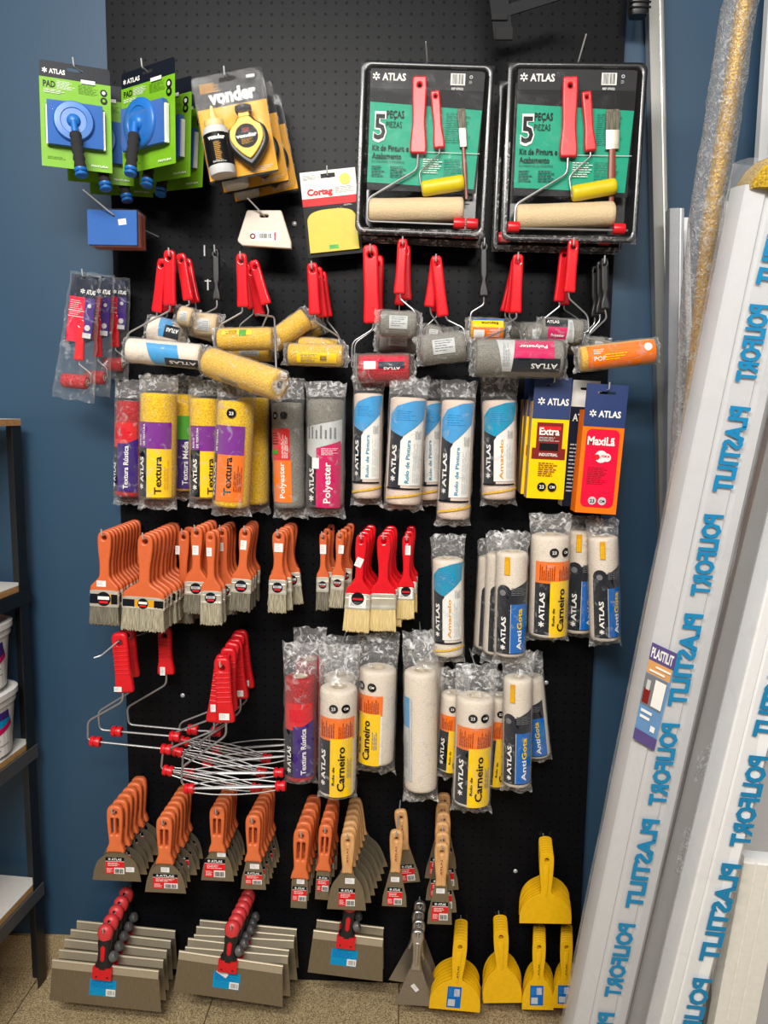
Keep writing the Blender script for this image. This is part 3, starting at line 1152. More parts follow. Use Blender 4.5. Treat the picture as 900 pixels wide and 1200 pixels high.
def red_handle(root, A, B, w0, w1, m, s, d=0.013, kind='flat'):
    """Handle in local xz from A (top) to B (foot), widths in metres."""
    A, B = Vector((A[0], A[1])), Vector((B[0], B[1]))
    L = (A - B).length
    if kind == 'flat':
        half = [(.0005, .002), (w0 * .3, .001), (w0 * .47, -w0 * .2), (w0 * .5, -L * .2), (w0 * .49, -L * .6), (w1 * .48, -L * .84), (w1 * .5, -L * .95), (w1 * .42, -L), (.0005, -L)]
    else:
        half = [(.0005, .002), (w0 * .3, .001), (w0 * .47, -w0 * .2), (w0 * .5, -L * .2), (w0 * .5, -L * .58), (w0 * .38, -L * .68), (w1 * .34, -L * .76), (w1 * .5, -L * .88), (w1 * .5, -L), (.0005, -L)]
    vs, fs = plate(mirror_outline(half, 4), d, d * .36, [circle(0, -max(w0 * .6, L * .1), w0 * .17)], 3)
    d2 = (A - B).normalized()
    T = Matrix(((d2.y, 0, d2.x, A.x), (0, 1, 0, 0), (-d2.x, 0, d2.y, A.y), (0, 0, 0, 1)))
    b = MB().add(vs, fs, m, T)
    o = b.obj('handle', root)
    return o, T, L


def make_mini(hand, wire, slv, Y, style, nap, label, group, hm=None, hk='flat', sY=None, seed=0, wrapped=True, spin=0, d=0.013, tube=0.0021, ext=7):
    """Small roller: handle ((top), (foot), w0, w1), wire path and sleeve ((from), (to), w), all in pixels on the plane Y."""
    t = W(hand[0][0], hand[0][1], Y)
    s = mpp(t)
    M = Matrix.Translation(t)
    root = thing('mini_paint_roller', M, label, 'paint roller', group)
    loc = lambda p, yy=Y: W(p[0], p[1], yy) - t
    a, b_ = loc(hand[0]), loc(hand[1])
    red_handle(root, (a.x, a.z), (b_.x, b_.z), hand[2] * s, hand[3] * s, hm or REDTRANS, s, d, hk)
    sY, sZ = sY if isinstance(sY, tuple) else (Y if sY is None else sY,) * 2
    if wire:
        n = len(wire) - 1
        P = [Vector((loc(p).x, 0, loc(p).z)) for p in wire]
        e0, e1 = loc(slv[0], sY), loc(slv[1], sZ)
        for i, p in enumerate(P):
            p.y = (sY - Y) * (i / max(1, n))
        end = e0 + (e1 - e0) * 0.9
        P.append(e0 + (e0 - e1).normalized() * .004)
        P.append(end)
        MB(WIRE).tube(smooth_path(P), tube).obj('wire_frame', root)
    e0, e1 = loc(slv[0], sY), loc(slv[1], sZ)
    z = (e0 - e1)
    L = z.length
    z.normalize()
    x = Vector((0, 1, 0)).cross(z).normalized()
    y = z.cross(x)
    T = Matrix((x, y, z)).transposed().to_4x4()
    T.translation = e0
    R = slv[2] * mpp(W(slv[0][0], slv[0][1], sY)) / 2
    sl = sleeve_mesh(root, L, R, nap, seed)
    sl.matrix_local = T
    A = art(style, R, L) if style else []
    if A:
        b = MB()
        print_round(b, A, R * 1.012 + .0006, math.radians(spin))
        b.obj('label', root).matrix_local = T
    if wrapped:
        make_bag(root, L, R * 1.03, ext * s, ext * s, seed, flat=1.0, amp=.003, n=24).matrix_local = T
    return root


def make_frame(hand, path, caps, Y, label, group, seed=0, tagpos=None, cage=False, capw=12):
    """Large roller frame: ribbed red handle, bent wire arm, two red end caps on the axle."""
    t = W(hand[0][0], hand[0][1], Y)
    s = mpp(t)
    root = thing('roller_holder', Matrix.Translation(t), label, 'roller frame', group)
    loc = lambda p: W(p[0], p[1], Y) - t
    a, b_ = loc(hand[0]), loc(hand[1])
    h, T, L = red_handle(root, (a.x, a.z), (b_.x, b_.z), hand[2] * s, hand[3] * s, RED, s, .018)
    g = MB()
    w = hand[2] * s
    for k in range(7):
        zz = -L * (.22 + .075 * k)
        g.loft([(-w * .44, .0016, .0012), (w * .44, .0016, .0012)], RED, n=8, M=T @ Matrix.Translation((0, -.009, zz)) @ Matrix.Rotation(math.pi / 2, 4, 'Y'))
    g.obj('grip_rib', h)
    P = [loc(p) for p in path]
    for p in P:
        p.y = 0
    MB(WIRE).tube(smooth_path(P), .0027).obj('wire_arm', root)
    c = [loc(p) for p in caps]
    for p in c:
        p.y = 0
    ax = (c[1] - c[0]).normalized()
    if cage:
        for k in range(4):
            an = math.pi / 2 * k + .4 + seed
            o = Vector((0, math.cos(an), math.sin(an))) * .013
            q = [c[0] + o * .6, c[0].lerp(c[1], .25) + o * 1.15, c[0].lerp(c[1], .5) + o * 1.3, c[0].lerp(c[1], .75) + o * 1.15, c[1] + o * .6]
            MB(WIRE).tube(smooth_path(q), .0016, n=6).obj('spring_wire', root)
    q = ax.to_track_quat('Z', 'Y').to_matrix().to_4x4()
    for p in c:
        b = MB()
        cw = capw * s
        b.lathe([(.002, -cw / 2), (cw * .46, -cw / 2), (cw * .52, -cw * .4), (cw * .52, -cw * .12), (cw * .42, -cw * .08), (cw * .42, cw * .08), (cw * .52, cw * .12), (cw * .52, cw * .4), (cw * .46, cw / 2), (.002, cw / 2)],
                RED, 18, Matrix.Translation(p) @ q)
        b.obj('end_cap', root)
    if tagpos:
        tl = loc(tagpos)
        price_tag(root, tl.x, tl.z, tagpos[2] * s, tagpos[3] * s, -.0105, tagpos[4] if len(tagpos) > 4 else 0)
    return root


# ------------------------------------------------------------------ the setting
WALLM = mat('blue_wall_paint', (38, 69, 94), 0.5, bump=0.08, scale=220, vary=0.05)


def structure(o):
    o['kind'] = 'structure'
    return o


b = MB(WALLM)
FZ = -0.095            # floor level; the skirting's top edge is z = 0
b.box(-2.6, 2.2, 0.0, 0.12, FZ, 3.0)
structure(b.obj('wall_back', smooth=0))
FLOORM = floor_mat()
b = MB(FLOORM)
b.box(-2.6, 2.2, -3.6, 0.12, FZ - .1, FZ)
structure(b.obj('floor', smooth=0))

# black pegboard on the wall
pts = [W(123, 0, -.02), W(157, 1100, -.02), W(677, 1130, -.02), W(719, 300, -.02)]
bx0 = (W(124, 20, -.02).x + W(150, 900, -.02).x) / 2
bx1 = (W(719, 300, -.02).x + W(687, 960, -.02).x) / 2
for nm, xa, xb in (('baseboard_left', -2.6, bx0 - .001), ('baseboard_right', bx1 + .001, 2.2)):
    b = MB(FLOORM)
    b.box(xa, xb, -0.012, 0.0, FZ, 0.003)
    structure(b.obj(nm, smooth=0))
zb = FZ + .001
b = MB(pegboard_mat())
b.box(bx0, bx1, -.019, -.0005, zb, 2.9)
pegboard = tag(b.obj('pegboard', smooth=0), 'large black perforated board fixed to the blue wall behind all the tools', 'pegboard')
for px, py in ((214, 815), (604, 1021), (345, 262), (640, 800)):
    P = W(px, py, -.019)
    q = MB()
    q.lathe([(.0005, .0025), (.003, .0022), (.0055, .0008), (.006, 0)], GALV, 14, Matrix.Translation(P) @ Matrix.Rotation(math.pi / 2, 4, 'X'))
    q.obj('screw', pegboard)

# ------------------------------------------------------------------ shelving unit on the left
RACKM = mat('black_rack_steel', (22, 23, 26), 0.4, bump=0.15, scale=300)
SHELFW = mat('white_melamine', (222, 220, 214), 0.45)
SHELFE = mat('raw_board_edge', (206, 158, 98), 0.7, scale=60, stretch=(1, 1, 10), col2=(170, 124, 74))
GREYST = mat('grey_rack_steel', (96, 94, 92), 0.4, metal=0.4)
corner = W(41, 870, -.05)
ang = math.radians(4.5)
RM = Matrix.Translation((corner.x, corner.y, 0)) @ Matrix.Rotation(-ang, 4, 'Z')
rack = thing('shelving_unit', RM, 'black steel shelving unit with pale wood-edged shelves standing by the blue wall', 'shelf')
ztop = W(41, 497, -.05).z
for x, y in ((0, 0), (-.95, 0), (0, -.55), (-.95, -.55)):
    q = MB(RACKM)
    sx = -1 if x == 0 else 1
    sy = 1 if y < 0 else -1
    q.box(min(x, x + sx * .038), max(x, x + sx * .038), y - .0015, y + .0015, FZ, ztop)
    q.box(x - .0015, x + .0015, min(y, y + sy * .038), max(y, y + sy * .038), FZ, ztop)
    q.obj('post', rack, smooth=0)
shelf_z = []
for k, (px, py) in enumerate(((37, 494), (33, 684), (37, 868), (44, 1031))):
    zz = W(px, py, -.06).z
    if k == 0:
        zz = ztop + .012
    shelf_z.append(zz)
    q = MB()
    q.box(-.945, -.005 if k else .004, -.545, -.004, zz - .016, zz - .0005, SHELFE)
    q.box(-.945, -.005 if k else .004, -.545, -.004, zz - .0005, zz + .001, SHELFW)
    sh = q.obj('shelf_board', rack, smooth=0)
    if k:
        q = MB(GREYST if k > 1 else RACKM)
        q.box(.002, .005, -.56, .004, zz - .05, zz - .014)
        q.box(-.9, .002, -.553, -.55, zz - .05, zz - .014)
        q.box(-.04, .004, -.55, .004, zz - .020, zz - .017)
        q.obj('shelf_rail', sh, smooth=0)

# two paint tubs on the shelf, cut by the picture's left edge
TUBW = mat('white_tub_plastic', (232, 230, 224), 0.35)


def tub(z, label, seed, x=-.098, y=-.122, h=.165):
    root = thing('paint_tub', RM @ Matrix.Translation((x, y, z)), label, 'paint tub', 'white paint tubs on the shelving unit')
    q = MB()
    q.loft([(0.0005, .082, .082), (.004, .085, .085), (h - .03, .094, .094), (h - .028, .098, .098), (h - .012, .098, .098)], TUBW, n=40, e=3)
    bd = q.obj('tub_body', root)
    q = MB()
    q.loft([(h - .012, .1, .1), (h - .010, .103, .103), (h + .004, .103, .103), (h + .006, .099, .099), (h + .007, .094, .094), (h + .002, .09, .09)], TUBW, n=40, e=3)
    q.obj('lid', root)
    q = MB()
    Rr = .0945
    lay = [(quad(-.12, .12, .012, h - .05), WHITE), (quad(-.12, .12, h - .062, h - .042), DPURP),
           ([[(-.12, h - .085), (-.02, h - .1), (.12, h - .07), (.12, h - .062), (-.12, h - .062)]], CYANI if seed else DPURP),
           ([[(-.02, h - .1), (.06, h - .098), (.12, h - .084), (.12, h - .07)]], MAG), (lines(-.1, .1, .02, .06, 5, seed), GREY),
           (quad(.03, .05, .022, .034), ORG)]
    print_round(q, lay, Rr, math.radians(40))
    q.obj('label', bd)


zs = shelf_z[2] + .001
tub(zs, 'white paint tub with a coloured label standing on the shelf, lower of the two', 1)
tub(zs + .172, 'white paint tub with a coloured label stacked on top of another tub', 0, x=-.104)


# ------------------------------------------------------------------ long goods leaning on the right
PVC = mat('white_pvc', (206, 206, 207), 0.3, vary=0.03, scale=12)
PVCG = mat('grey_pvc', (176, 175, 173), 0.35, vary=0.04, scale=12)
PVCW = mat('bright_white_pvc', (240, 240, 240), 0.28, vary=0.02)
ALUP = mat('anodised_aluminium', (176, 175, 170), 0.34, metal=0.8, scale=8, stretch=(1, 1, .4), vary=0.2)
BLUEINK = mat('blue_film_ink', (14, 128, 178), 0.45)
WRAP = film_mat('stretch_wrap', base=0.05, streak=0.12, scale=9, bump=0.25, lo=0.5, hi=0.75, rough=0.12, body=.75)
CLOUDY = film_mat('bubble_wrap', base=0.20, streak=0.38, scale=90, bump=0.8, lo=0.5, hi=0.64, rough=0.14, body=.5)


class Lean:
    """A long board: its left edge runs through two pixels; profile lies across x (to the right) and y (into the shop wall)."""

    def __init__(s, p0, Y0, p1, Y1, yaw=0):
        A, B = W(p0[0], p0[1], Y0), W(p1[0], p1[1], Y1)      # bottom, top
        z = (B - A).normalized()
        x = Vector((math.cos(yaw), math.sin(yaw), 0))
        x = (x - z * x.dot(z)).normalized()
        y = z.cross(x)
        s.M = Matrix((x, y, z)).transposed().to_4x4()
        s.M.translation = A
        s.L = (B - A).length
        s.inv = s.M.inverted()

    def at(s, px, py, y=0.0):
        """Local x, z of a pixel on the plane at local depth y."""
        o = s.inv @ CAM
        d = s.inv.to_3x3() @ ray(px, py)
        t = (y - o.y) / d.y
        p = o + d * t
        return p.x, p.z

    def extrude(s, mb, prof, z0, z1, m):
        mb.rings([[(x, y, z) for x, y in prof] for z in (z0, z1)], m)


def ink_word(mb, ln, w, p0, p1, h, y=0.0):
    """A mirrored word running down from pixel p0 to p1 on the front face."""
    a, c = Vector(ln.at(*p0, y)), Vector(ln.at(*p1, y))
    d = c - a
    L = d.length
    d.normalize()
    n = Vector((d.y, -d.x))
    if n.x > 0:
        n = -n
    vs, fs, tw = text(w, 0.045)
    for f in fs:
        q = [a + d * (vs[i][0] * L / tw) + n * ((vs[i][1] - .5) * h) for i in f]
        mb.add([(v.x, y - .0056, v.y) for v in q], [tuple(range(len(q)))], BLUEINK)


# wrapped bundle nearest to the pegboard
l1 = Lean((674, 1180), -.40, (872, 215), -.62)
r_ = l1.at(838, 760)[0]
wd = r_
b1 = thing('wrapped_panel_bundle', l1.M, 'leaning film-wrapped bundle of white panels with mirrored blue lettering and a purple label', 'panel bundle', 'wrapped white panel bundles')
zlo = -(l1.M.translation.z - FZ - .004) / l1.M[2][2]
q = MB()
prof = [(0, .030), (.006, .008), (.010, .004), (wd * .30, 0), (wd * .33, .004), (wd * .36, .004), (wd * .39, 0), (wd * .70, 0), (wd * .73, .005), (wd * .77, .005), (wd * .80, .001), (wd * .93, .002), (wd, .012), (wd, .055), (0, .055)]
l1.extrude(q, prof, zlo, l1.L, PVC)
q.obj('panel', b1, smooth=25)
for (w_, p0, p1) in (('PLASTILIT', (921, 232), (895, 334)), ('POLIFORT', (889, 357), (871, 447)), ('PLASTILIT', (866, 476), (844, 576)), ('POLIFORT', (835, 602), (818, 697)), ('PLASTILIT', (812, 718), (791, 826)),
                     ('POLIFORT', (785, 846), (768, 942)), ('PLASTILIT', (762, 958), (741, 1062)), ('POLIFORT', (734, 1080), (716, 1166)), ('PLASTILIT', (710, 1184), (694, 1280))):
    q = MB()
    ink_word(q, l1, w_, p0, p1, .034)
    q.obj('film_lettering', b1, smooth=0)
q = MB()
prof = [(-.004, .034), (0, .006), (.008, -.001), (wd * .5, -.0035), (wd * .92, -.001), (wd + .003, .010), (wd + .003, .06), (-.004, .06)]
rr = []
nz = 46
for i in range(nz + 1):
    z = zlo + .01 + (l1.L + .03 - zlo) * i / nz
    rr.append([(x + noise.noise(Vector((x * 20, z * 6, 1))) * .002, yv - abs(noise.noise(Vector((x * 30, z * 9, 2)))) * .0025, z) for x, yv in prof])
q.rings(rr, WRAP, cap=(False, False))
q.obj('wrapping_film', b1, smooth=50)
# product label wrapped over the left edge
c4 = [l1.at(*p, -.003) for p in ((764, 752), (794, 766), (766, 879), (741, 864))]


def bil(u, v):
    a = Vector(c4[0]).lerp(Vector(c4[1]), u)
    c = Vector(c4[3]).lerp(Vector(c4[2]), u)
    return tuple(a.lerp(c, v))


bq = lambda u0, u1, v0, v1: [[bil(u0, v0), bil(u1, v0), bil(u1, v1), bil(u0, v1)]]
q = MB()
tv, tf, tw = text('PLASTILIT', .03)
LB, LP, LO = mat('label_blue_print', (104, 146, 190), .45), mat('label_purple_print', (92, 78, 132), .45), mat('label_orange_print', (216, 160, 98), .45)
lab = [(bq(0, 1, 0, 1), LB), (bq(0, 1, 0, .17), LP), (bq(.0, .95, .17, .30), LO), ([[bil(.05 + .85 * tv[i][0] / tw, .135 - .1 * tv[i][1]) for i in f] for f in tf], WHITE),
       (bq(.0, .88, .31, .62), GREY), (bq(.42, .86, .33, .60), WHITE), (bq(.04, .3, .45, .6), MAROON), (bq(.1, .25, .36, .46), LGREY), (bq(0, 1, .88, 1), LP),
       (bq(.08, .55, .66, .69), WHITE), (bq(.08, .5, .72, .75), WHITE), (bq(.6, .8, .78, .84), WHITE), (bq(.3, .9, .2, .22), WHITE), (bq(.08, .7, .25, .27), WHITE)]
print_flat(q, lab, -.0045)
q.obj('product_label', b1, smooth=0)
# yellow foam pad pushed over the top of the bundle
q = MB(mat('yellow_fibre', (196, 160, 30), 0.9, bump=1.0, scale=300, col2=(130, 100, 16)))
q.loft([(l1.L - .006, wd * .46, .046, wd * .54, .03), (l1.L + .004, wd * .48, .05, wd * .54, .03), (l1.L + .028, wd * .44, .045, wd * .57, .03), (l1.L + .042, wd * .36, .03, wd * .6, .03)], n=30, e=3.5,
       wob=lambda p, t: tuple(Vector(p) + noise.noise_vector(Vector(p) * 60) * .006))
q.obj('top_pad', b1)

# plain panel standing between the two wrapped bundles
l2 = Lean((736, 1198), -.36, (905, 500), -.50)
p2 = thing('plain_panel', l2.M, 'plain light grey panel with clear tape marks between the two lettered bundles', 'panel')
w2 = l2.at(862, 860)[0]
z2 = -(l2.M.translation.z - FZ - .004) / l2.M[2][2]
q = MB()
l2.extrude(q, [(0, .004), (.004, 0), (w2, 0), (w2, .03), (0, .03)], z2, l2.L + .9, PVCG)
q.obj('panel', p2, smooth=25)
TAPE = film_mat('clear_tape', base=0.10, streak=0.5, scale=120, bump=0.5, body=0.85, lo=.5, hi=.6)
for cs in (((818, 885), (836, 868), (830, 905), (812, 918)), ((803, 968), (817, 972), (803, 1030), (790, 1022))):
    q = MB()
    pp = [l2.at(*c) for c in cs]
    q.add([(x, -.0008, z) for x, z in pp] + [(x, -.0002, z) for x, z in pp], [(0, 1, 2, 3), (7, 6, 5, 4), (0, 4, 5, 1), (1, 5, 6, 2), (2, 6, 7, 3), (3, 7, 4, 0)], TAPE)
    q.obj('tape_piece', p2, smooth=0)

# second wrapped bundle, nearer to the camera
l3 = Lean((772, 1198), -.52, (893, 700), -.62)
b3 = thing('wrapped_panel_bundle', l3.M, 'bright white wrapped bundle with mirrored blue lettering, leaning nearest to the viewer', 'panel bundle', 'wrapped white panel bundles')
w3 = l3.at(868, 1020)[0]
z3 = -(l3.M.translation.z - FZ - .004) / l3.M[2][2]
q = MB()
l3.extrude(q, [(0, .03), (.004, .002), (.008, 0), (w3 * .30, 0), (w3 * .34, .003), (w3 * .38, 0), (w3 * .9, 0), (w3, .01), (w3, .05), (0, .05)], z3, l3.L + .7, PVCW)
q.obj('panel', b3, smooth=25)
for (w_, p0, p1) in (('PLASTILIT', (918, 762), (891, 862)), ('POLIFORT', (888, 884), (864, 990)), ('PLASTILIT', (856, 1010), (828, 1124)), ('POLIFORT', (822, 1144), (797, 1250))):
    q = MB()
    ink_word(q, l3, w_, p0, p1, .036)
    q.obj('film_lettering', b3, smooth=0)
q = MB()
prof = [(-.003, .03), (0, .0), (w3 * .5, -.003), (w3 + .003, .008), (w3 + .003, .05), (-.003, .05)]
q.rings([[(x, yv - abs(noise.noise(Vector((x * 30, z3 + .01 + i * .05 * 9, 4)))) * .002, z3 + .01 + i * (l3.L + .6 - z3) / 40) for x, yv in prof] for i in range(41)], WRAP, cap=(False, False))
q.obj('wrapping_film', b3, smooth=50)

# ribbed white profile at the right edge
l4 = Lean((838, 1196), -.50, (872, 1012), -.52)
p4 = thing('ribbed_profile', l4.M, 'off-white ribbed profile whose top shows beside the second lettered bundle', 'profile')
z4 = -(l4.M.translation.z - FZ - .004) / l4.M[2][2]
q = MB()
wv = .085
l4.extrude(q, [(0, .03), (0, .002)] + [(wv * t, yv) for t, yv in ((.02, 0), (.25, 0), (.27, .004), (.31, .004), (.33, 0), (.55, 0), (.57, .004), (.61, .004), (.63, 0), (.98, 0))] + [(wv, .002), (wv, .03)], z4, l4.L, mat('off_white_pvc', (228, 224, 214), 0.35))
q.obj('profile_body', p4, smooth=20)
q = MB()
l4.extrude(q, [(0, .028), (0, .003), (wv, .003), (wv, .028)], l4.L, l4.L + .012, PVCW)
q.obj('end_cap', p4, smooth=20)

# tall grey panel behind, upper right
l5 = Lean((879, 330), -.10, (900, 0), -.09)
p5 = thing('plain_panel', l5.M, 'tall pale grey panel standing behind the yellow-topped bundle', 'panel')
z5 = -(l5.M.translation.z - FZ - .004) / l5.M[2][2]
q = MB()
l5.extrude(q, [(0, .02), (.002, .002), (.02, 0), (.022, .004), (.026, .004), (.028, 0), (.2, 0), (.2, .02)], z5, l5.L + .5, PVC)
q.obj('panel', p5, smooth=25)

# bubble-wrapped golden roll
path = [(884, -60), (868, 0), (854, 90), (842, 170), (829, 250), (820, 330), (812, 410), (804, 480), (797, 560), (789, 640), (780, 730), (768, 830)]
outr = [20, 20, 20, 20, 20, 19, 17, 15, 12, 10, 9, 9]
Ys = [-.50 + .028 * i for i in range(len(path))]
pw = [W(p[0], p[1], y) for p, y in zip(path, Ys)]
sc_ = [mpp(p) for p in pw]
roll = thing('wrapped_gold_roll', Matrix.Translation(pw[-1]), 'long golden glitter roll in clear bubble wrap leaning beside the aluminium profile', 'wrapped roll')


def dense(P, k):
    out = []
    for i in range(len(P) - 1):
        p0, p1, p2, p3 = P[max(i - 1, 0)], P[i], P[i + 1], P[min(i + 2, len(P) - 1)]
        for t in range(k):
            u = t / k
            out.append(0.5 * (2 * p1 + (p2 - p0) * u + (2 * p0 - 5 * p1 + 4 * p2 - p3) * u * u + (3 * p1 - p0 - 3 * p2 + p3) * u ** 3))
    return out + [P[-1]]


PD = dense([p - pw[-1] for p in pw], 8)
RD = [r.x for r in dense([Vector((o * s_, 0, 0)) for o, s_ in zip(outr, sc_)], 8)]
GOLD = mat('gold_glitter_foil', (238, 190, 48), 0.3, metal=0.35, bump=1.0, scale=240, col2=(176, 122, 20))
sh_ = [Vector((.008 * min(1, r / .03), 0, 0)) for r in RD]
MB(GOLD).tube([p + o for p, o in zip(PD, sh_)], [r * .42 + .002 for r in RD], n=18).obj('gold_core', roll)
q = MB(CLOUDY)
q.tube(PD, RD, n=26)
for i, v in enumerate(q.v):
    q.v[i] = v + noise.noise_vector(v * 70) * .0035
q.obj('bubble_wrap', roll, smooth=60)


# aluminium profiles by the pegboard
def profile(p0, Y0, p1, Y1, w, label, top=0, d=.03, m=None, name='aluminium_profile', foot=True):
    ln = Lean(p0, Y0, p1, Y1)
    root = thing(name, ln.M, label, 'profile')
    zf = -(ln.M.translation.z - FZ - .003) / ln.M[2][2] if foot else 0
    qq = MB()
    ln.extrude(qq, [(0, d), (0, .001), (.001, 0), (w * .62, 0), (w * .66, .006), (w, .006), (w, d)], zf, ln.L + top, m or ALUP)
    qq.obj('profile_body', root, smooth=20)
    qq = MB()
    ln.extrude(qq, [(w * .70, .0045), (w * .78, .003), (w * .92, .003), (w * .97, .0055)], zf, ln.L + top, m or ALUP)
    qq.obj('groove_lip', root, smooth=20)
    return ln


profile((774, 640), -.06, (760, 0), -.05, .036, 'tall bright aluminium profile standing next to the pegboard', top=.25)
profile((781, 640), -.15, (785, 244), -.14, .034, 'shorter aluminium profile between the tall profile and the golden roll', m=mat('matt_aluminium', (186, 188, 192), 0.4, metal=0.7))
profile((808, 560), -.06, (801, 255), -.05, .016, 'narrow white profile tip showing behind the golden roll', m=PVCW, name='white_profile')
profile((846, 420), -.19, (849, 236), -.18, .034, 'short white profile standing between the golden roll and the wrapped bundle', m=PVC, name='white_profile')
profile((861, 420), -.05, (867, 233), -.05, .03, 'white profile mostly hidden behind the yellow-topped bundle', m=PVCW, name='white_profile')

# black strap with a buckle hanging in from above, and the ribbed clip at the profile
Y = -.16
s = mpp(W(585, 20, Y))
WEB = mat('black_webbing', (20, 20, 23), 0.8, bump=0.6, scale=500)
st = thing('hanging_strap', Matrix.Translation(W(582, -60, Y)), 'black webbing strap with a plastic buckle hanging in at the top of the board', 'strap')
o0 = W(582, -60, Y)
q = MB(WEB)
A_, B_ = W(578, -60, Y) - o0, W(590, 46, Y) - o0
hw = 11 * s
q.rings([[(c.x - hw, -.0015, c.z), (c.x + hw, -.0015, c.z), (c.x + hw, .0015, c.z), (c.x - hw, .0015, c.z)] for c in (A_, A_.lerp(B_, .5), B_)])
q.obj('webbing', st, smooth=0)
q = MB(FOAM)
for (x0, y0, x1, y1) in ((576, 17, 594, 25), (581, 33, 600, 48)):
    a, c = W(x0, y0, Y) - o0, W(x1, y1, Y) - o0
    q.loft([(a.x, .004, (a.z - c.z) / 2), (c.x, .004, (a.z - c.z) / 2)], n=16, e=5, M=Matrix.Translation((0, -.003, (a.z + c.z) / 2)) @ Matrix.Rotation(math.pi / 2, 4, 'Y') @ Matrix.Rotation(math.pi / 2, 4, 'Z'))
q.obj('buckle', st)
q = MB(WEB)
a, c = W(596, 12, Y) - o0, W(672, -12, Y) - o0
q.rings([[(p.x, -.002, p.z - .012), (p.x, -.002, p.z + .012), (p.x, .002, p.z + .012), (p.x, .002, p.z - .012)] for p in (a, c)])
q.obj('cross_strap', st, smooth=0)
o0 = W(750, -30, -.08)
cl = thing('ribbed_clip', Matrix.Translation(o0), 'black ribbed plastic clip at the head of the tall aluminium profile', 'clip')
q = MB(BLACKP)
a = W(750, 20, -.08) - o0
q.loft([(0, .022, .018), (a.z + .01, .022, .018), (a.z, .018, .015)], n=20, e=4)
q.obj('clip_body', cl)
for k in range(4):
    q = MB(BLACKP)
    zz = a.z + .012 + k * .011
    q.loft([(-.023, .0022, .003), (.023, .0022, .003)], n=8, M=Matrix.Translation((0, -.018, zz)) @ Matrix.Rotation(math.pi / 2, 4, 'Y'))
    q.obj('rib', cl)


# ------------------------------------------------------------------ blister packs and kits in the top row
def flat_card(root, w, h, lays, r=.006, th=.0008, base=None, hole=True, name='card', hz=None):
    holes = []
    if hole:
        hz = -.012 if hz is None else hz
        holes = [rrect(-.016, .016, hz - .0035, hz + .0035, .003)]
    vs, fs = plate(rrect(-w / 2, w / 2, -h, 0, r), th, 0, holes)
    b = MB().add(vs, fs, base or WHITE)
    print_flat(b, lays, -th / 2)
    return b.obj(name, root, smooth=20)


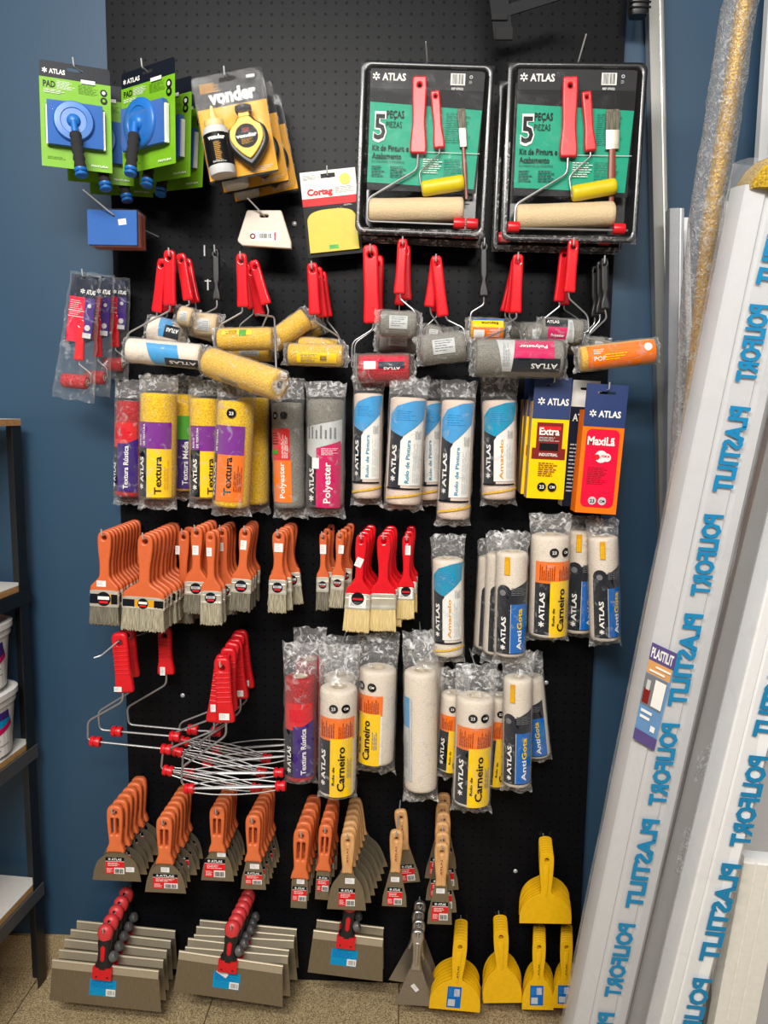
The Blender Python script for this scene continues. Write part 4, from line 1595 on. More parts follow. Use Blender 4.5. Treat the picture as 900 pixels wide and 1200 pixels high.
def pad_pack(M, w, h, label, seed):
    root = thing('paint_pad_pack', M, label, 'blister pack', 'green paint pad packs')
    q = lambda a, b, c, d: quad((a - .5) * w, (b - .5) * w, -h * d, -h * c)
    lays = [(q(0, .475, .0, .055), DNAVY), (q(.525, 1, .0, .055), DNAVY), (q(0, 1, .12, .155), DNAVY), (q(0, .42, .05, .125), DNAVY), (q(.58, 1, .05, .125), DNAVY), (logo_h(-w * .46, -w * .14, -h * .115, h * .045), WHITE),
            (word('PAD', -w * .45, -h * .245, h * .06, w * .17, bold=.03), BLACKI), (lines(-w * .26, w * .0, -h * .26, -h * .18, 4, seed), WHITE),
            (lines(w * .04, w * .33, -h * .28, -h * .19, 5, seed + 2), LIMED), (disc(w * .4, -h * .235, w * .05), BLACKI), (disc(w * .4, -h * .31, w * .05), BLACKI),
            (disc(w * .4, -h * .235, w * .025), WHITE), (disc(w * .4, -h * .31, w * .022), LIME), (lines(-w * .44, -w * .1, -h * .31, -h * .27, 2, seed), WHITE),
            (lines(-w * .42, -w * .12, -h * .93, -h * .90, 1, seed), LIMED), (word('PINTURA', w * .2, -h * .96, h * .02, w * .24), WHITE), (q(.58, .78, .14, .175), TAG)]
    lays = [(q(0, 1, .155, 1), LIME)] + lays[6:]
    lays.insert(1, (logo_h(-w * .46, -w * .14, -h * .115, h * .045), WHITE))
    flat_card(root, w * .99, h, lays, base=DNAVY)
    # the tool inside
    b = MB()
    b.box(-w * .40, w * .38, -.016, -.004, -h * .80, -h * .385, BLUEPAD)
    for x0, x1 in ((-w * .42, -w * .395), (w * .38, w * .41)):
        b.box(x0, x1, -.012, -.004, -h * .80, -h * .43, WHITE)
    b.obj('paint_pad', root, smooth=20)
    cx, cz = -w * .03, -h * .57
    T = Matrix.Translation((cx, -.016, cz)) @ Matrix.Rotation(math.pi / 2, 4, 'X')
    b = MB()
    b.lathe([(w * .29, 0), (w * .29, .004), (w * .27, .008), (w * .19, .009), (w * .18, .007), (w * .10, .007), (w * .09, .012), (w * .06, .017), (.0005, .018)], BLUEPL, 30, T)
    for k in range(6):
        b.box(-.0012, .0012, -.0185, -.014, .004, w * .075, BLACKP, Matrix.Translation((cx, -.0125, cz)) @ Matrix.Rotation(k * math.pi / 3, 4, 'Y'))
    b.obj('swivel_disc', root)
    H0 = Vector((cx, -.030, cz - .004))
    H1 = Vector((cx + w * .10, -.058, -h * 1.13))
    d = (H1 - H0)
    b = MB()
    b.tube([H0, H0.lerp(H1, .25)], .007, BLUEPL, 14)
    b.obj('handle_neck', root)
    b = MB()
    n = 14
    b.tube([H0.lerp(H1, .22 + .66 * i / n) for i in range(n + 1)], [.0115 + .0012 * math.sin(i * 2.1) for i in range(n + 1)], FOAM, 18)
    b.obj('foam_grip', root)
    b = MB()
    b.tube([H0.lerp(H1, t) for t in (.88, .90, .915, .93)], [.0135, .0135, .0125, .011], BLUEPL, 18)
    b.tube([H0.lerp(H1, t) for t in (.93, .955)], .010, BLACKP, 18)
    b.tube([H0.lerp(H1, t) for t in (.955, .97, 1.0, 1.012)], [.012, .0135, .012, .007], BLUEPL, 18)
    b.obj('ring_cap', root)
    b = MB(BLIST)
    b.loft([(-.001, w * .44, h * .235), (.006, w * .43, h * .228), (.018, w * .41, h * .215), (.022, w * .38, h * .195), (.022, w * .28, h * .14), (.030, w * .2, h * .11), (.032, w * .12, h * .07)], n=36, e=6,
           M=Matrix.Translation((-w * .01, 0, -h * .595)) @ Matrix.Rotation(math.pi / 2, 4, 'X'), cap=(False, False))
    b.obj('blister', root)
    return root


def place(tl, tr, bl, Y, Yr=None):
    """Matrix, width and height of a card whose top corners and lower left corner are given in pixels."""
    A, B, C = W(*tl, Y), W(*tr, Y if Yr is None else Yr), W(*bl, Y)
    top = (A + B) / 2
    x = (B - A).normalized()
    z = (A - C)
    h = z.length
    z.normalize()
    z = (z - x * z.dot(x)).normalized()
    y = z.cross(x)
    M = Matrix((x, y, z)).transposed().to_4x4()
    M.translation = top
    return M, (B - A).length, h


def recede(M, dy, dx=0, dz=0, rot=0):
    N = M.copy()
    N.translation = M.translation + Vector((dx, dy, dz))
    if rot:
        T = Matrix.Translation(N.translation)
        N = T @ Matrix.Rotation(math.radians(rot), 4, 'Y') @ T.inverted() @ N
    return N


M, w, h = place((45, 69), (129, 82), (50, 194), -.265, -.215)
p = pad_pack(M, w, h, 'green paint pad pack with a black foam handle, front one beside the blue wall', 1)
for i, dy in ((1, .085), (2, .165)):
    c = dup(p, ('green paint pad pack directly behind the front one beside the blue wall', 'hindmost green paint pad pack hanging beside the blue wall')[i - 1])
    c.matrix_world = recede(M, dy, .012 * i, -.005 * i, -1.5 * i)
peg(M @ Vector((.004, -.006, -.010)), 'wire hook carrying the green paint pad packs beside the blue wall', P_back=Vector((M.translation.x + .03, -.02, M.translation.z - .015)))
M, w, h = place((142, 87), (205, 66), (147, 204), -.19, -.285)
p2_ = pad_pack(M, w, h, 'green paint pad pack tilted against its neighbour, front one beside the chalk reel pack', 4)
for i, dy in ((1, .085), (2, .16)):
    c = dup(p2_, ('middle green paint pad pack on the hook beside the chalk reel packs', 'hindmost green paint pad pack on the hook beside the chalk reel packs')[i - 1])
    c.matrix_world = recede(M, dy, .012 * i, .0, 1.5 * i)
peg(M @ Vector((.0, -.006, -.010)), 'wire hook carrying the green paint pad packs beside the chalk reel packs', P_back=Vector((M.translation.x + .04, -.02, M.translation.z - .015)))

# --- chalk line packs
ORGY = mat('amber_print', (246, 172, 16), 0.42)
M, w, h = place((223, 93), (307, 77), (252, 217), -.22)
root = thing('chalk_line_pack', M, 'black and amber chalk line pack with bottle and reel, front of three', 'blister pack', 'chalk line packs')
lays = [(quad(-w * .48, w * .48, -h * .96, -h * .3), ORGY), (word('vonder', -w * .30, -h * .262, h * .125, w * .66, bold=.05), WHITE),
        (lines(-w * .4, -w * .12, -h * .16, -h * .07, 4, 3), ORGY), (quad(w * .26, w * .38, -h * .085, -h * .055), LGREY), (lines(w * .1, w * .42, -h * .95, -h * .90, 2, 2), WHITE)]
flat_card(root, w * .97, h * .98, lays, base=BLACKI, hz=-h * .06)
b = MB()
T = Matrix.Translation((-w * .26, -.022, -h * .965)) @ Matrix.Diagonal((1, 1, .93, 1)) @ Matrix.Rotation(math.radians(0), 4, 'Y')
b.lathe([(.0005, 0), (w * .17, .001), (w * .18, .006), (w * .18, h * .09)], LGREY, 26, T)
b.lathe([(w * .182, h * .09), (w * .182, h * .40)], BLACKI, 26, T, cap=(False, False))
b.lathe([(w * .18, h * .40), (w * .18, h * .43), (w * .16, h * .47), (w * .13, h * .49)], LGREY, 26, T)
bt_ = b.obj('chalk_bottle', root)
b = MB()
b.lathe([(w * .125, h * .485), (w * .135, h * .49), (w * .135, h * .545), (w * .09, h * .56), (w * .05, h * .58), (w * .03, h * .66), (w * .015, h * .70), (.0005, h * .705)], mat('cream_plastic', (240, 206, 130), 0.4), 24, T)
b.obj('nozzle', bt_)
b = MB()
print_round(b, [(word('vonder', -w * .12, h * .33, h * .042, w * .24, bold=.05), WHITE), (lines(-w * .05, w * .05, h * .12, h * .3, 8, 4), GOLDI), (lines(-w * .1, w * .1, h * .1, h * .12, 1, 4), WHITE)], w * .184, 0.15, T)
b.obj('label', bt_)
cx, cz = w * .16, -h * .655
tear = lambda k: catmull([(cx + a * w * k, cz + c * w * k) for a, c in ((-.08, .27), (.08, .27), (.15, .2), (.26, .1), (.27, -.08), (.16, -.25), (.03, -.37), (-.03, -.37), (-.16, -.25), (-.27, -.08), (-.26, .1), (-.15, .2))], 4)
vs, fs = plate(tear(1), .022, .006)
b = MB().add(vs, fs, BLACKP, Matrix.Translation((0, -.018, 0)))
rl = b.obj('chalk_reel', root)
vs, fs = plate(tear(.82), .006, .002)
MB().add(vs, fs, YELLOW, Matrix.Translation((0, -.031, .004))).obj('reel_face', rl)
b = MB()
b.box(cx - .011, cx + .011, -.026, -.01, cz + w * .24, cz + w * .34, YELLOW)
b.lathe([(.0005, 0), (w * .1, 0), (w * .115, .004), (w * .115, .012), (w * .09, .014), (.0005, .014)], BLACKP, 20, Matrix.Translation((cx, -.018, cz + w * .33)))
b.obj('reel_cap', rl)
b = MB()
print_flat(b, [(disc(cx, cz, w * .155, 24), BLACKI), (word('vonder', cx, cz - w * .02, w * .05, w * .29, anchor='c', bold=.05), WHITE), (lines(cx - w * .08, cx + w * .08, cz - w * .11, cz - w * .04, 3, 2), GOLDI), (quad(cx - w * .05, cx + w * .05, cz + w * .05, cz + w * .1), MAROON)], -.0345)
b.obj('reel_label', rl)
b = MB(BLIST)
b.loft([(0, w * .485, h * .375), (.010, w * .475, h * .368), (.034, w * .455, h * .35), (.040, w * .42, h * .33)], n=40, e=7, M=Matrix.Translation((0, 0, -h * .60)) @ Matrix.Rotation(math.pi / 2, 4, 'X'), cap=(False, True))
vs, fs = plate(rrect(-w / 2, w / 2, -h, 0, .008), .0012, 0, [rrect(-.02, .02, -h * .06 - .005, -h * .06 + .005, .004)])
b.add(vs, fs, BLIST, Matrix.Translation((0, -.0012, 0)))
b.obj('blister', root, smooth=30)
for i, dy in ((1, .075), (2, .14)):
    c = dup(root, ('middle chalk line pack, showing its edge behind the front one', 'hindmost chalk line pack nearest the board')[i - 1])
    c.matrix_world = recede(M, dy, .008 * i, -.002 * i, -1.0 * i)
peg(M @ Vector((0, -.006, -h * .055)), 'wire hook carrying the chalk line packs', P_back=Vector((M.translation.x + .03, -.02, M.translation.z - .02)))

# --- tile adhesive scraper pack
M, w, h = place((351, 203), (416, 196), (354, 303), -.09)
root = thing('scraper_pack', M, 'flat pack with white and red header holding a yellow half-round scraper', 'blister pack')
lays = [(quad(-w / 2, w / 2, -h * .40, -h * .30), REDI), (quad(-w / 2, -.017, -h * .31, 0), WHITE), (quad(.017, w / 2, -h * .31, 0), WHITE), (quad(-.017, .017, -h * .31, -.017), WHITE), (quad(-.017, .017, -.007, 0), WHITE),
        (word('Cortag', -w * .40, -h * .275, h * .075, w * .46, bold=.05), REDI), (lines(-w * .45, -w * .1, -h * .10, -h * .04, 3, 3), LGREY), (disc(w * .3, -h * .12, w * .1), YELLOW2), (lines(w * .1, w * .46, -h * .28, -h * .2, 3, 5), LGREY),
        (lines(w * .24, w * .42, -h * .435, -h * .415, 1, 1), WHITE)]
flat_card(root, w, h, lays, r=.003, base=BLACKI, hz=-.012)
half = [(.0005, -h * .455), (w * .2, -h * .46), (w * .36, -h * .49), (w * .435, -h * .55), (w * .445, -h * .62)]
hl = catmull(half, 4, closed=False) + [(w * .45, -h * .955)]
vs, fs = plate(hl + [(-x, z) for x, z in reversed(hl)], .003, .0008)
sc = MB().add(vs, fs, YELLOW2, Matrix.Translation((0, -.004, 0))).obj('scraper', root)
price_tag(root, -.001, -h * .90, w * .17, h * .045, -.0062, 0, mat('green_tag', (70, 190, 60), 0.5))
b = MB(BLIST)
b.loft([(0, w * .48, h * .285), (.006, w * .475, h * .28), (.009, w * .46, h * .27)], n=36, e=7, M=Matrix.Translation((0, 0, -h * .70)) @ Matrix.Rotation(math.pi / 2, 4, 'X'), cap=(False, True))
b.obj('blister', root)
peg(M @ Vector((0, -.004, -.012)), 'wire hook carrying the flat yellow scraper pack')

# --- beige spreader
M, w, h = place((289, 247), (331, 247), (289, 292), -.13)
root = thing('plastic_spreader', M, 'beige trapezoid plastic spreader with a barcode sticker hanging under the chalk line packs', 'spreader')
ol = [(-w * .49, -.003), (-w * .45, 0), (w * .45, 0), (w * .49, -.003), (w * .74, -h * .8), (w * .75, -h * .86), (w * .75, -h), (-w * .62, -h * .92), (-w * .74, -h * .82), (-w * .75, -h * .76)]
vs, fs = plate(ol, .014, .0025, [rrect(-.010, .010, -.016, -.010, .0028)])
bd = MB().add(vs, fs, BEIGE).obj('blade', root)
b = MB()
print_flat(b, [(rrect(-w * .38, w * .42, -h * .80, -h * .55, .003) and [rrect(-w * .38, w * .42, -h * .80, -h * .55, .003)], WHITE), (disc(-w * .32, -h * .68, w * .08), MAROON), (disc(-w * .32, -h * .68, w * .04), WHITE),
               (barcode(-w * .14, w * .2, -h * .73, -h * .61, 8), BLACKI), (quad(w * .28, w * .32, -h * .78, -h * .58), REDI)], -.007)
b.obj('sticker', bd)
P = M @ Vector((0, -.008, -.012))
hook([Vector((P.x + .03, -.019, P.z + .0)), P + Vector((0, .03, 0)), P, W(290, 232, -.17)], 'wire hook carrying the beige spreader')

# --- sponge pads
M, w, h = place((103, 246), (161, 247), (101, 287), -.17)
Mb, wb_, hb_ = place((111, 252), (172, 254), (110, 293), -.10)
ORP = mat('terracotta_pad', (208, 112, 84), 0.85, bump=0.5, scale=300)
REP = mat('red_pad', (196, 62, 50), 0.85, bump=0.5, scale=300)
PNP = mat('pink_pad', (222, 160, 140), 0.85, bump=0.5, scale=300)
names = ['blue', 'pink', 'terracotta', 'red', 'terracotta']
for i, (m_, nm) in enumerate(zip((BLUEPAD, PNP, ORP, REP, ORP), ('blue', 'pink', 'terracotta', 'red', 'rust'))):
    t = i / 4
    N = M.copy()
    N.translation = M.translation.lerp(Mb.translation, t)
    root = thing('refill_pad', N, (f'{nm} square refill pad with a price tag, front one in the small bagged pile' if i == 0 else f'{nm} square refill pad, {ORD[i]} from the front in the small bagged pile'),
                 'refill pad', 'refill pads under the paint pad packs')
    vs, fs = plate(rrect(-w / 2, w / 2, -h, 0, .002), .011, .001, [circle(.004, -h * .16, .003)])
    MB().add(vs, fs, m_).obj('pad_body', root)
    if i == 0:
        price_tag(root, w * .21, -h * .34, w * .16, h * .17, -.0062, -8)
    b = MB(BLIST)
    b.loft([(-h * 1.03, w * .54, .0075), (-h * .9, w * .52, .0072), (-h * .1, w * .52, .0072), (h * .03, w * .53, .0065)], n=26, e=6, wob=lambda p, t: tuple(Vector(p) + noise.noise_vector(Vector(p) * 50) * .0012))
    b.obj('wrapper', root)
P = W(133, 252, -.178)
hook([Vector((P.x + .05, -.019, P.z - .012)), P + Vector((.008, .05, 0)), P, W(97, 222, -.22)], 'wire hook with a long upturned end carrying the refill pads')

# --- painting kits
TRAYM = mat('black_tray_plastic', (20, 20, 22), 0.25, coat=0.2)


def kit(tl, tr, bl, Y, label, two_caps, seed, flipbrush):
    M, w, h = place(tl, tr, bl, Y)
    root = thing('painting_kit', M, label, 'painting kit', 'paint tray kits')
    X = lambda u: (u - .5) * w
    Z = lambda v: -v * h
    # tray: rim, walls and ribbed ramp, open to the front
    b = MB(TRAYM)
    rim = lambda g, y: [(x, y, z) for x, z in rrect(-w / 2 + g, w / 2 - g, -h + g, -g, .016, 5)]
    b.rings([rim(0, .006), rim(-.001, 0), rim(.004, -.002), rim(.009, 0), rim(.013, .012), rim(.017, .034), rim(.020, .038)], cap=(False, True))
    b.obj('tray', root, smooth=40)
    b = MB(TRAYM)
    for k in range(9):
        b.loft([(-w * .38, .0016, .0016), (w * .38, .0016, .0016)], n=6, M=Matrix.Translation((0, .0365, Z(.3 + .06 * k))) @ Matrix.Rotation(math.pi / 2, 4, 'Y'))
    b.obj('ramp_ribs', root)
    q = lambda a, b_, c, d: [[(X(a), Z(c)), (X(b_), Z(c)), (X(b_), Z(d)), (X(a), Z(d))]]
    b = MB()
    th = .0008
    vs, fs = plate([(X(.07), Z(.02)), (X(.94), Z(.02)), (X(.92), Z(.74)), (X(.075), Z(.74))], th)
    T = Matrix.Translation((0, .008, 0))
    b.add(vs, fs, BLACKI, T)
    lays = [(q(.07, .935, .02, .145), mat('charcoal_print', (44, 44, 46), .45)), ([[(X(.075), Z(.225)), (X(.93), Z(.255)), (X(.90), Z(.715)), (X(.075), Z(.695))]], TEAL),
            (logo_h(X(.085), X(.34), Z(.098), h * .042), WHITE), (q(.68, .79, .048, .115), WHITE), (barcode(X(.69), X(.78), Z(.11), Z(.052), 12), BLACKI), (word('REF 070/22', X(.69), Z(.142), h * .013, w * .09), WHITE),
            (disc(X(.835), Z(.067), w * .013, 10), LGREY), (disc(X(.835), Z(.067), w * .007, 8), BLACKI), (lines(X(.82), X(.85), Z(.11), Z(.09), 2, 1), LGREY),
            (word('5', X(.105), Z(.447), h * .165, w * .105, bold=.055), WHITE), (word('5', X(.113), Z(.44), h * .150, w * .088, bold=.02), BLACKI),
            (word('PEÇAS', X(.205), Z(.315), h * .042, w * .135, bold=.02), BLACKI), (word('PIEZAS', X(.205), Z(.372), h * .036, w * .12, bold=0), BLACKI),
            (word('Kit de Pintura e', X(.105), Z(.508), h * .034, w * .28, bold=.02), BLACKI), (word('Acabamento', X(.105), Z(.555), h * .034, w * .225, bold=.02), BLACKI),
            (word('KIT PAINTING & FINISHING', X(.105), Z(.578), h * .013, w * .25, bold=0), NAVY),
            (lines(X(.105), X(.21), Z(.67), Z(.60), 3, 3), NAVY), (lines(X(.25), X(.38), Z(.67), Z(.60), 3, 4), NAVY), (lines(X(.66), X(.86), Z(.46), Z(.28), 7, 4, fill=.25), NAVY),
            (lines(X(.5), X(.66), Z(.64), Z(.55), 4, 4), WHITE), (lines(X(.66), X(.86), Z(.66), Z(.55), 4, 9, fill=.25), NAVY), (q(.42, .93, .508, .512), LGREY)]
    print_flat(b, lays, .008 - th / 2)
    b.obj('card', root, smooth=0)

    # roller frame
    def hnd(u0, v0, u1, v1, wd0, wd1, y):
        b = MB()
        A, B = Vector((X(u0), Z(v0))), Vector((X(u1), Z(v1)))
        L = (A - B).length
        wa, wb2 = wd0 * w, wd1 * w
        half = [(.0005, 0), (wa * .35, 0), (wa * .5, -wa * .2), (wa * .5, -L * .3), (wa * .46, -L * .6), (wb2 * .5, -L * .85), (wb2 * .5, -L * .97), (wb2 * .4, -L), (.0005, -L)]
        vs, fs = plate(mirror_outline(half, 4), .014, .004, [circle(0, -wa * .6, wa * .13)], 3)
        d2 = (A - B).normalized()
        T = Matrix(((d2.y, 0, d2.x, A.x), (0, 1, 0, y), (-d2.x, 0, d2.y, A.y), (0, 0, 0, 1)))
        b.add(vs, fs, RED, T)
        return b.obj('handle', root)
    yw = -.004
    hnd(.445, .085, .46, .53, .11, .125, yw)
    hnd(.565, .165, .62, .495, .072, .085, yw)
    P3 = lambda u, v, y=yw: Vector((X(u), y, Z(v)))
    MB(WIRE).tube(smooth_path([P3(.46, .52), P3(.46, .62), P3(.09, .80), P3(.09, .935), P3(.93, .935)]), .0026).obj('wire_frame', root)
    MB(WIRE).tube(smooth_path([P3(.62, .49), P3(.625, .52), P3(.475, .635), P3(.49, .70), P3(.51, .745), P3(.8, .70)]), .0018).obj('wire_frame', root)

    def cyl(u0, v0, u1, v1, r, m_, name, y):
        A, B = P3(u0, v0, y), P3(u1, v1, y)
        d = (A - B)
        T = Matrix.Translation(A) @ d.to_track_quat('Z', 'Y').to_matrix().to_4x4()
        o = sleeve_mesh(root, d.length, r, m_, seed, name=name)
        o.matrix_local = T
        return o
    cyl(.10, .865, .83, .835, h * .072, NAPC, 'roller_sleeve', .008)
    cyl(.50, .735, .82, .685, h * .046, YELLOW2, 'foam_roller', -.006)
    for u in ((.08, .86) if two_caps else (.80, .90)):
        b = MB()
        A = P3(u, .93, -.008)
        cw = w * .085
        b.lathe([(.002, -cw / 2), (cw * .45, -cw / 2), (cw * .48, -cw * .4), (cw * .48, cw * .4), (cw * .45, cw / 2), (.002, cw / 2)], RED, 18, Matrix.Translation(A) @ Matrix.Rotation(math.pi / 2, 4, 'Y'))
        b.obj('end_cap', root)
    # small brush, bristles up
    b = MB()
    bw = .058 * w if not flipbrush else .034 * w
    A, B = Vector((X(.77), Z(.255))), Vector((X(.85), Z(.78))) if not two_caps else Vector((X(.80), Z(.78)))
    d2 = (A - B).normalized()
    L = (A - B).length
    T = Matrix(((d2.y, 0, d2.x, B.x), (0, 1, 0, .002), (-d2.x, 0, d2.y, B.y), (0, 0, 0, 1)))
    b.loft([(0, bw * .3, .003), (L * .3, bw * .48, .004), (L * .6, bw * .42, .0045)], mat('brown_lacquer', (140, 62, 40), .35), n=16, e=3, M=T)
    br = b.obj('brush_handle', root)
    b = MB()
    b.loft([(L * .58, bw * .85, .0055), (L * .78, bw * .9, .0055)], FERR, n=20, e=6, M=T)
    b.obj('brush_ferrule', br)
    b = MB()
    b.loft([(L * .78, bw * .86, .005), (L * .96, bw * .92, .005), (L * 1.0, bw * .8, .003)], BRISTLE2, n=20, e=5, M=T)
    b.obj('brush_bristles', br)
    # shrink film over the front, puckered along the rim
    b = MB(SHRINK, FILMT)
    n1, n2 = 44, 30
    grid = []
    for j in range(n1 + 1):
        for i in range(n2 + 1):
            u, v = i / n2, j / n1
            e = min(u, 1 - u, v * 1.2, (1 - v) * 1.2)
            y = -.016 + .006 * max(0, .06 - e) / .06 + noise.noise(Vector((u * 7, v * 8, seed))) * .0025 + (noise.noise(Vector((u * 60, v * 60, seed))) * .003 if e < .06 else 0)
            if e < .001:
                y = .006
            grid.append((X(u) * 1.012, y, Z(v) + (-.003 if v == 1 else 0)))
    fs = []
    ms = []
    for j in range(n1):
        for i in range(n2):
            k = j * (n2 + 1) + i
            fs.append((k, k + 1, k + n2 + 2, k + n2 + 1))
    b.add(grid, fs, SHRINK)
    kf = b.mi(FILMT)
    for j in range(n1):
        for i in range(n2):
            if j >= n1 - 1 or (i in (0, n2 - 1) and j > n1 * .45):
                b.m[j * n2 + i] = kf
    b.obj('shrink_film', root, smooth=60)
    return root, M


K, M = kit((424, 71), (579, 76), (418, 272), -.15, 'teal painting kit in a black tray, in front beside the flat yellow scraper pack', False, 1, True)
c = dup(K, 'black tray painting kit hidden behind the teal kit next to the scraper pack')
c.matrix_world = recede(M, .075, .004, -.004, .6)
Pk = M @ Vector((0, -.002, -.004))
hook([Vector((Pk.x + .01, -.019, Pk.z - .02)), Pk + Vector((0, .012, .002)), W(499, 49, -.19)], 'wire hook carrying the kits next to the scraper pack')
K2, M = kit((597, 72), (759, 74), (586, 281), -.16, 'teal painting kit in a black tray, in front next to the tall aluminium profile', True, 2, False)
c = dup(K2, 'black tray painting kit hidden behind the teal kit next to the aluminium profile')
c.matrix_world = recede(M, .08, -.01, -.006, 0.3)
Pk = M @ Vector((0, -.002, -.004))
hook([Vector((Pk.x + .01, -.019, Pk.z - .02)), Pk + Vector((0, .012, .002)), W(687, 40, -.20)], 'wire hook carrying the kits next to the aluminium profile')


# ------------------------------------------------------------------ bagged mini rollers with handles, far left
BAGS = 'bagged red texture rollers by the blue wall'


def bag_kit(tl, tr, bl, br, Y, label, seed):
    A, B, C, D = W(*tl, Y), W(*tr, Y), W(*bl, Y), W(*br, Y)
    s = mpp(A)
    top = (A + B) / 2
    foot = (C + D) / 2
    z = (top - foot)
    L = z.length
    z.normalize()
    x = Vector((1, 0, 0))
    x = (x - z * x.dot(z)).normalized()
    M = Matrix((x, z.cross(x), z)).transposed().to_4x4()
    M.translation = top
    w0, w1 = (B - A).length, (D - C).length
    root = thing('bagged_roller_kit', M, label, 'paint roller', BAGS)
    b = MB()
    vs, fs = plate([(-w0 * .45, -.006), (w0 * .45, -.006), (w0 * .46, -L * .5), (-w0 * .46, -L * .58)], .0006)
    T = Matrix.Translation((0, -.004, 0))
    b.add(vs, fs, NAVY, T)
    e0, e1 = -w0 * .44, w0 * .44
    lays = [(quad(e0, w0 * .1, -L * .54, -L * .19), CRIM), (quad(w0 * .1, e1, -L * .50, -L * .19), DPURP), (logo_h(-w0 * .1, w0 * .42, -L * .16, L * .035), WHITE), (lines(e0 * .9, w0 * .05, -L * .34, -L * .22, 5, seed, fill=.25), WHITE),
            (quad(e0, w0 * .1, -L * .30, -L * .296), WHITE), (quad(e0, w0 * .1, -L * .345, -L * .341), WHITE), (disc(w0 * .27, -L * .42, w0 * .1), LGREY), (disc(w0 * .27, -L * .25, w0 * .07), LGREY),
            (quad(w0 * .13, w0 * .42, -L * .50, -L * .46), LGREY)]
    print_flat(b, lays, -.0045)
    b.obj('card', root, smooth=0)
    red_handle(root, (w0 * .02, -L * .36), (w0 * .06, -L * .68), w0 * .3, w0 * .34, REDTRANS, s, .012)
    R = .0165
    sl = sleeve_mesh(root, w1 * .62, R, NAPR, seed)
    sl.matrix_local = Matrix.Translation((-w1 * .33, .004, -L * .855)) @ Matrix.Rotation(math.radians(-93), 4, 'Y')
    MB(WIRE).tube(smooth_path([(w0 * .06, .002, -L * .67), (w0 * .07, .002, -L * .71), (w1 * .38, .002, -L * .77), (w1 * .38, .004, -L * .85), (-w1 * .2, .004, -L * .855)]), .0018).obj('wire_frame', root)
    rs = []
    n = 26
    for k in range(25):
        t = k / 24
        hw = (w0 * .52 * (1 - t) + w1 * .52 * t)
        dp = .008 + .014 * math.exp(-((t - .855) / .07) ** 2) if .02 < t < .97 else .002
        ring = []
        for j in range(n):
            a = 2 * math.pi * j / n
            p = Vector((hw * math.copysign(abs(math.cos(a)) ** .8, math.cos(a)), dp * math.copysign(abs(math.sin(a)) ** .8, math.sin(a)), -L * t))
            nn = noise.noise_vector(p * 45 + Vector((seed, 0, 0)))
            p += Vector((nn.x * .0025, nn.y * .005, nn.z * .004 * (1 if k in (0, 24) else .2)))
            ring.append(p)
        rs.append(ring)
    MB(FILM).rings(rs, cap=(False, False)).obj('wrapper', root, smooth=28)
    return root, M


r0, M0 = bag_kit((84, 320), (118, 320), (62, 466), (109, 472), -.20, 'clear bag with a red roller and navy header, front one by the blue wall', 1)
bag_kit((103, 321), (134, 321), (92, 462), (128, 464), -.13, 'clear bag with a red roller, middle one by the blue wall', 2)
bag_kit((122, 323), (152, 327), (113, 443), (150, 446), -.07, 'clear bag with a red roller, hindmost one by the blue wall', 3)
peg(M0 @ Vector((0, -.004, -.008)), 'wire hook carrying the bagged red rollers by the blue wall', P_back=Vector((W(140, 326, -.02).x, -.02, W(140, 326, -.02).z)))

# ------------------------------------------------------------------ row of hanging mini rollers
G1 = 'red-handled mini rollers under the paint pad packs'


m = make_mini(((199, 294), (199, 358), 14, 15), [(199, 357), (199, 364), (149, 391), (147, 408)], ((150, 410), (236, 418), 28), -.19, 'mini_blue', NAPW,
              'red-handled mini roller with blue and white wrapped sleeve, front one under the refill pads', G1, seed=11, spin=-15)
peg(W(199, 300, -.195), 'wire hook carrying the red-handled rollers under the refill pads', P_back=W(214, 312, -.02))
make_mini(((191, 304), (184, 366), 12, 13), [(184, 364), (184, 371), (171, 378), (171, 386)], ((176, 386), (214, 395), 32), -.125, 'mini_blue', NAPW,
          'red-handled mini roller whose blue sleeve shows above the front blue one', G1, seed=12, spin=40)
make_mini(((212, 298), (221, 352), 12, 13), [(221, 351), (222, 357), (211, 362), (210, 370)], ((210, 369), (226, 373), 22), -.155, 'mini_grey', NAPC,
          'red-handled mini roller fanned out beside the front blue one', G1, seed=13)
make_mini(((219, 304), (229, 355), 11, 12), [(229, 354), (229, 361), (222, 368), (222, 374)], ((224, 380), (252, 388), 26), -.08, 'mini_grey', NAPW,
          'red-handled mini roller fanned out nearest the black handle', G1, sY=-.06, seed=14)
make_mini(((200, 308), (196, 366), 11, 12), [(196, 364), (196, 371), (186, 378), (186, 382)], ((186, 384), (204, 388), 24), -.06, 'mini_grey', NAPW,
          'red-handled mini roller at the back under the refill pads', G1, seed=15)
make_mini(((253, 292), (254, 352), 9, 10), [(254, 351), (255, 361), (240, 369), (236, 374)], ((228, 380), (256, 382), 27), -.10, 'mini_grey', NAPC,
          'slim black-handled mini roller between the red handles and the yellow rollers', 'black-handled mini rollers', hm=BLACKP, hk='waist', sY=-.115, seed=16)
peg(W(253, 297, -.105), 'wire hook carrying the single black handle near the yellow rollers')
for px, py in ((240, 294), (244, 334)):
    P = W(px, py, -.019)
    q = MB(mat('white_hook_plastic', (200, 200, 200), .5))
    q.box(-.0016, .0016, -.004, .0005, -.013, .013, M=Matrix.Translation(P))
    q.box(-.008, .008, -.003, .0005, .008, .0105, M=Matrix.Translation(P)) if py > 300 else None
    tag(q.obj('hook_clip', smooth=0), 'small white clip on the board beside the black handle, ' + ('T-shaped lower one' if py > 300 else 'straight upper one'), 'clip')

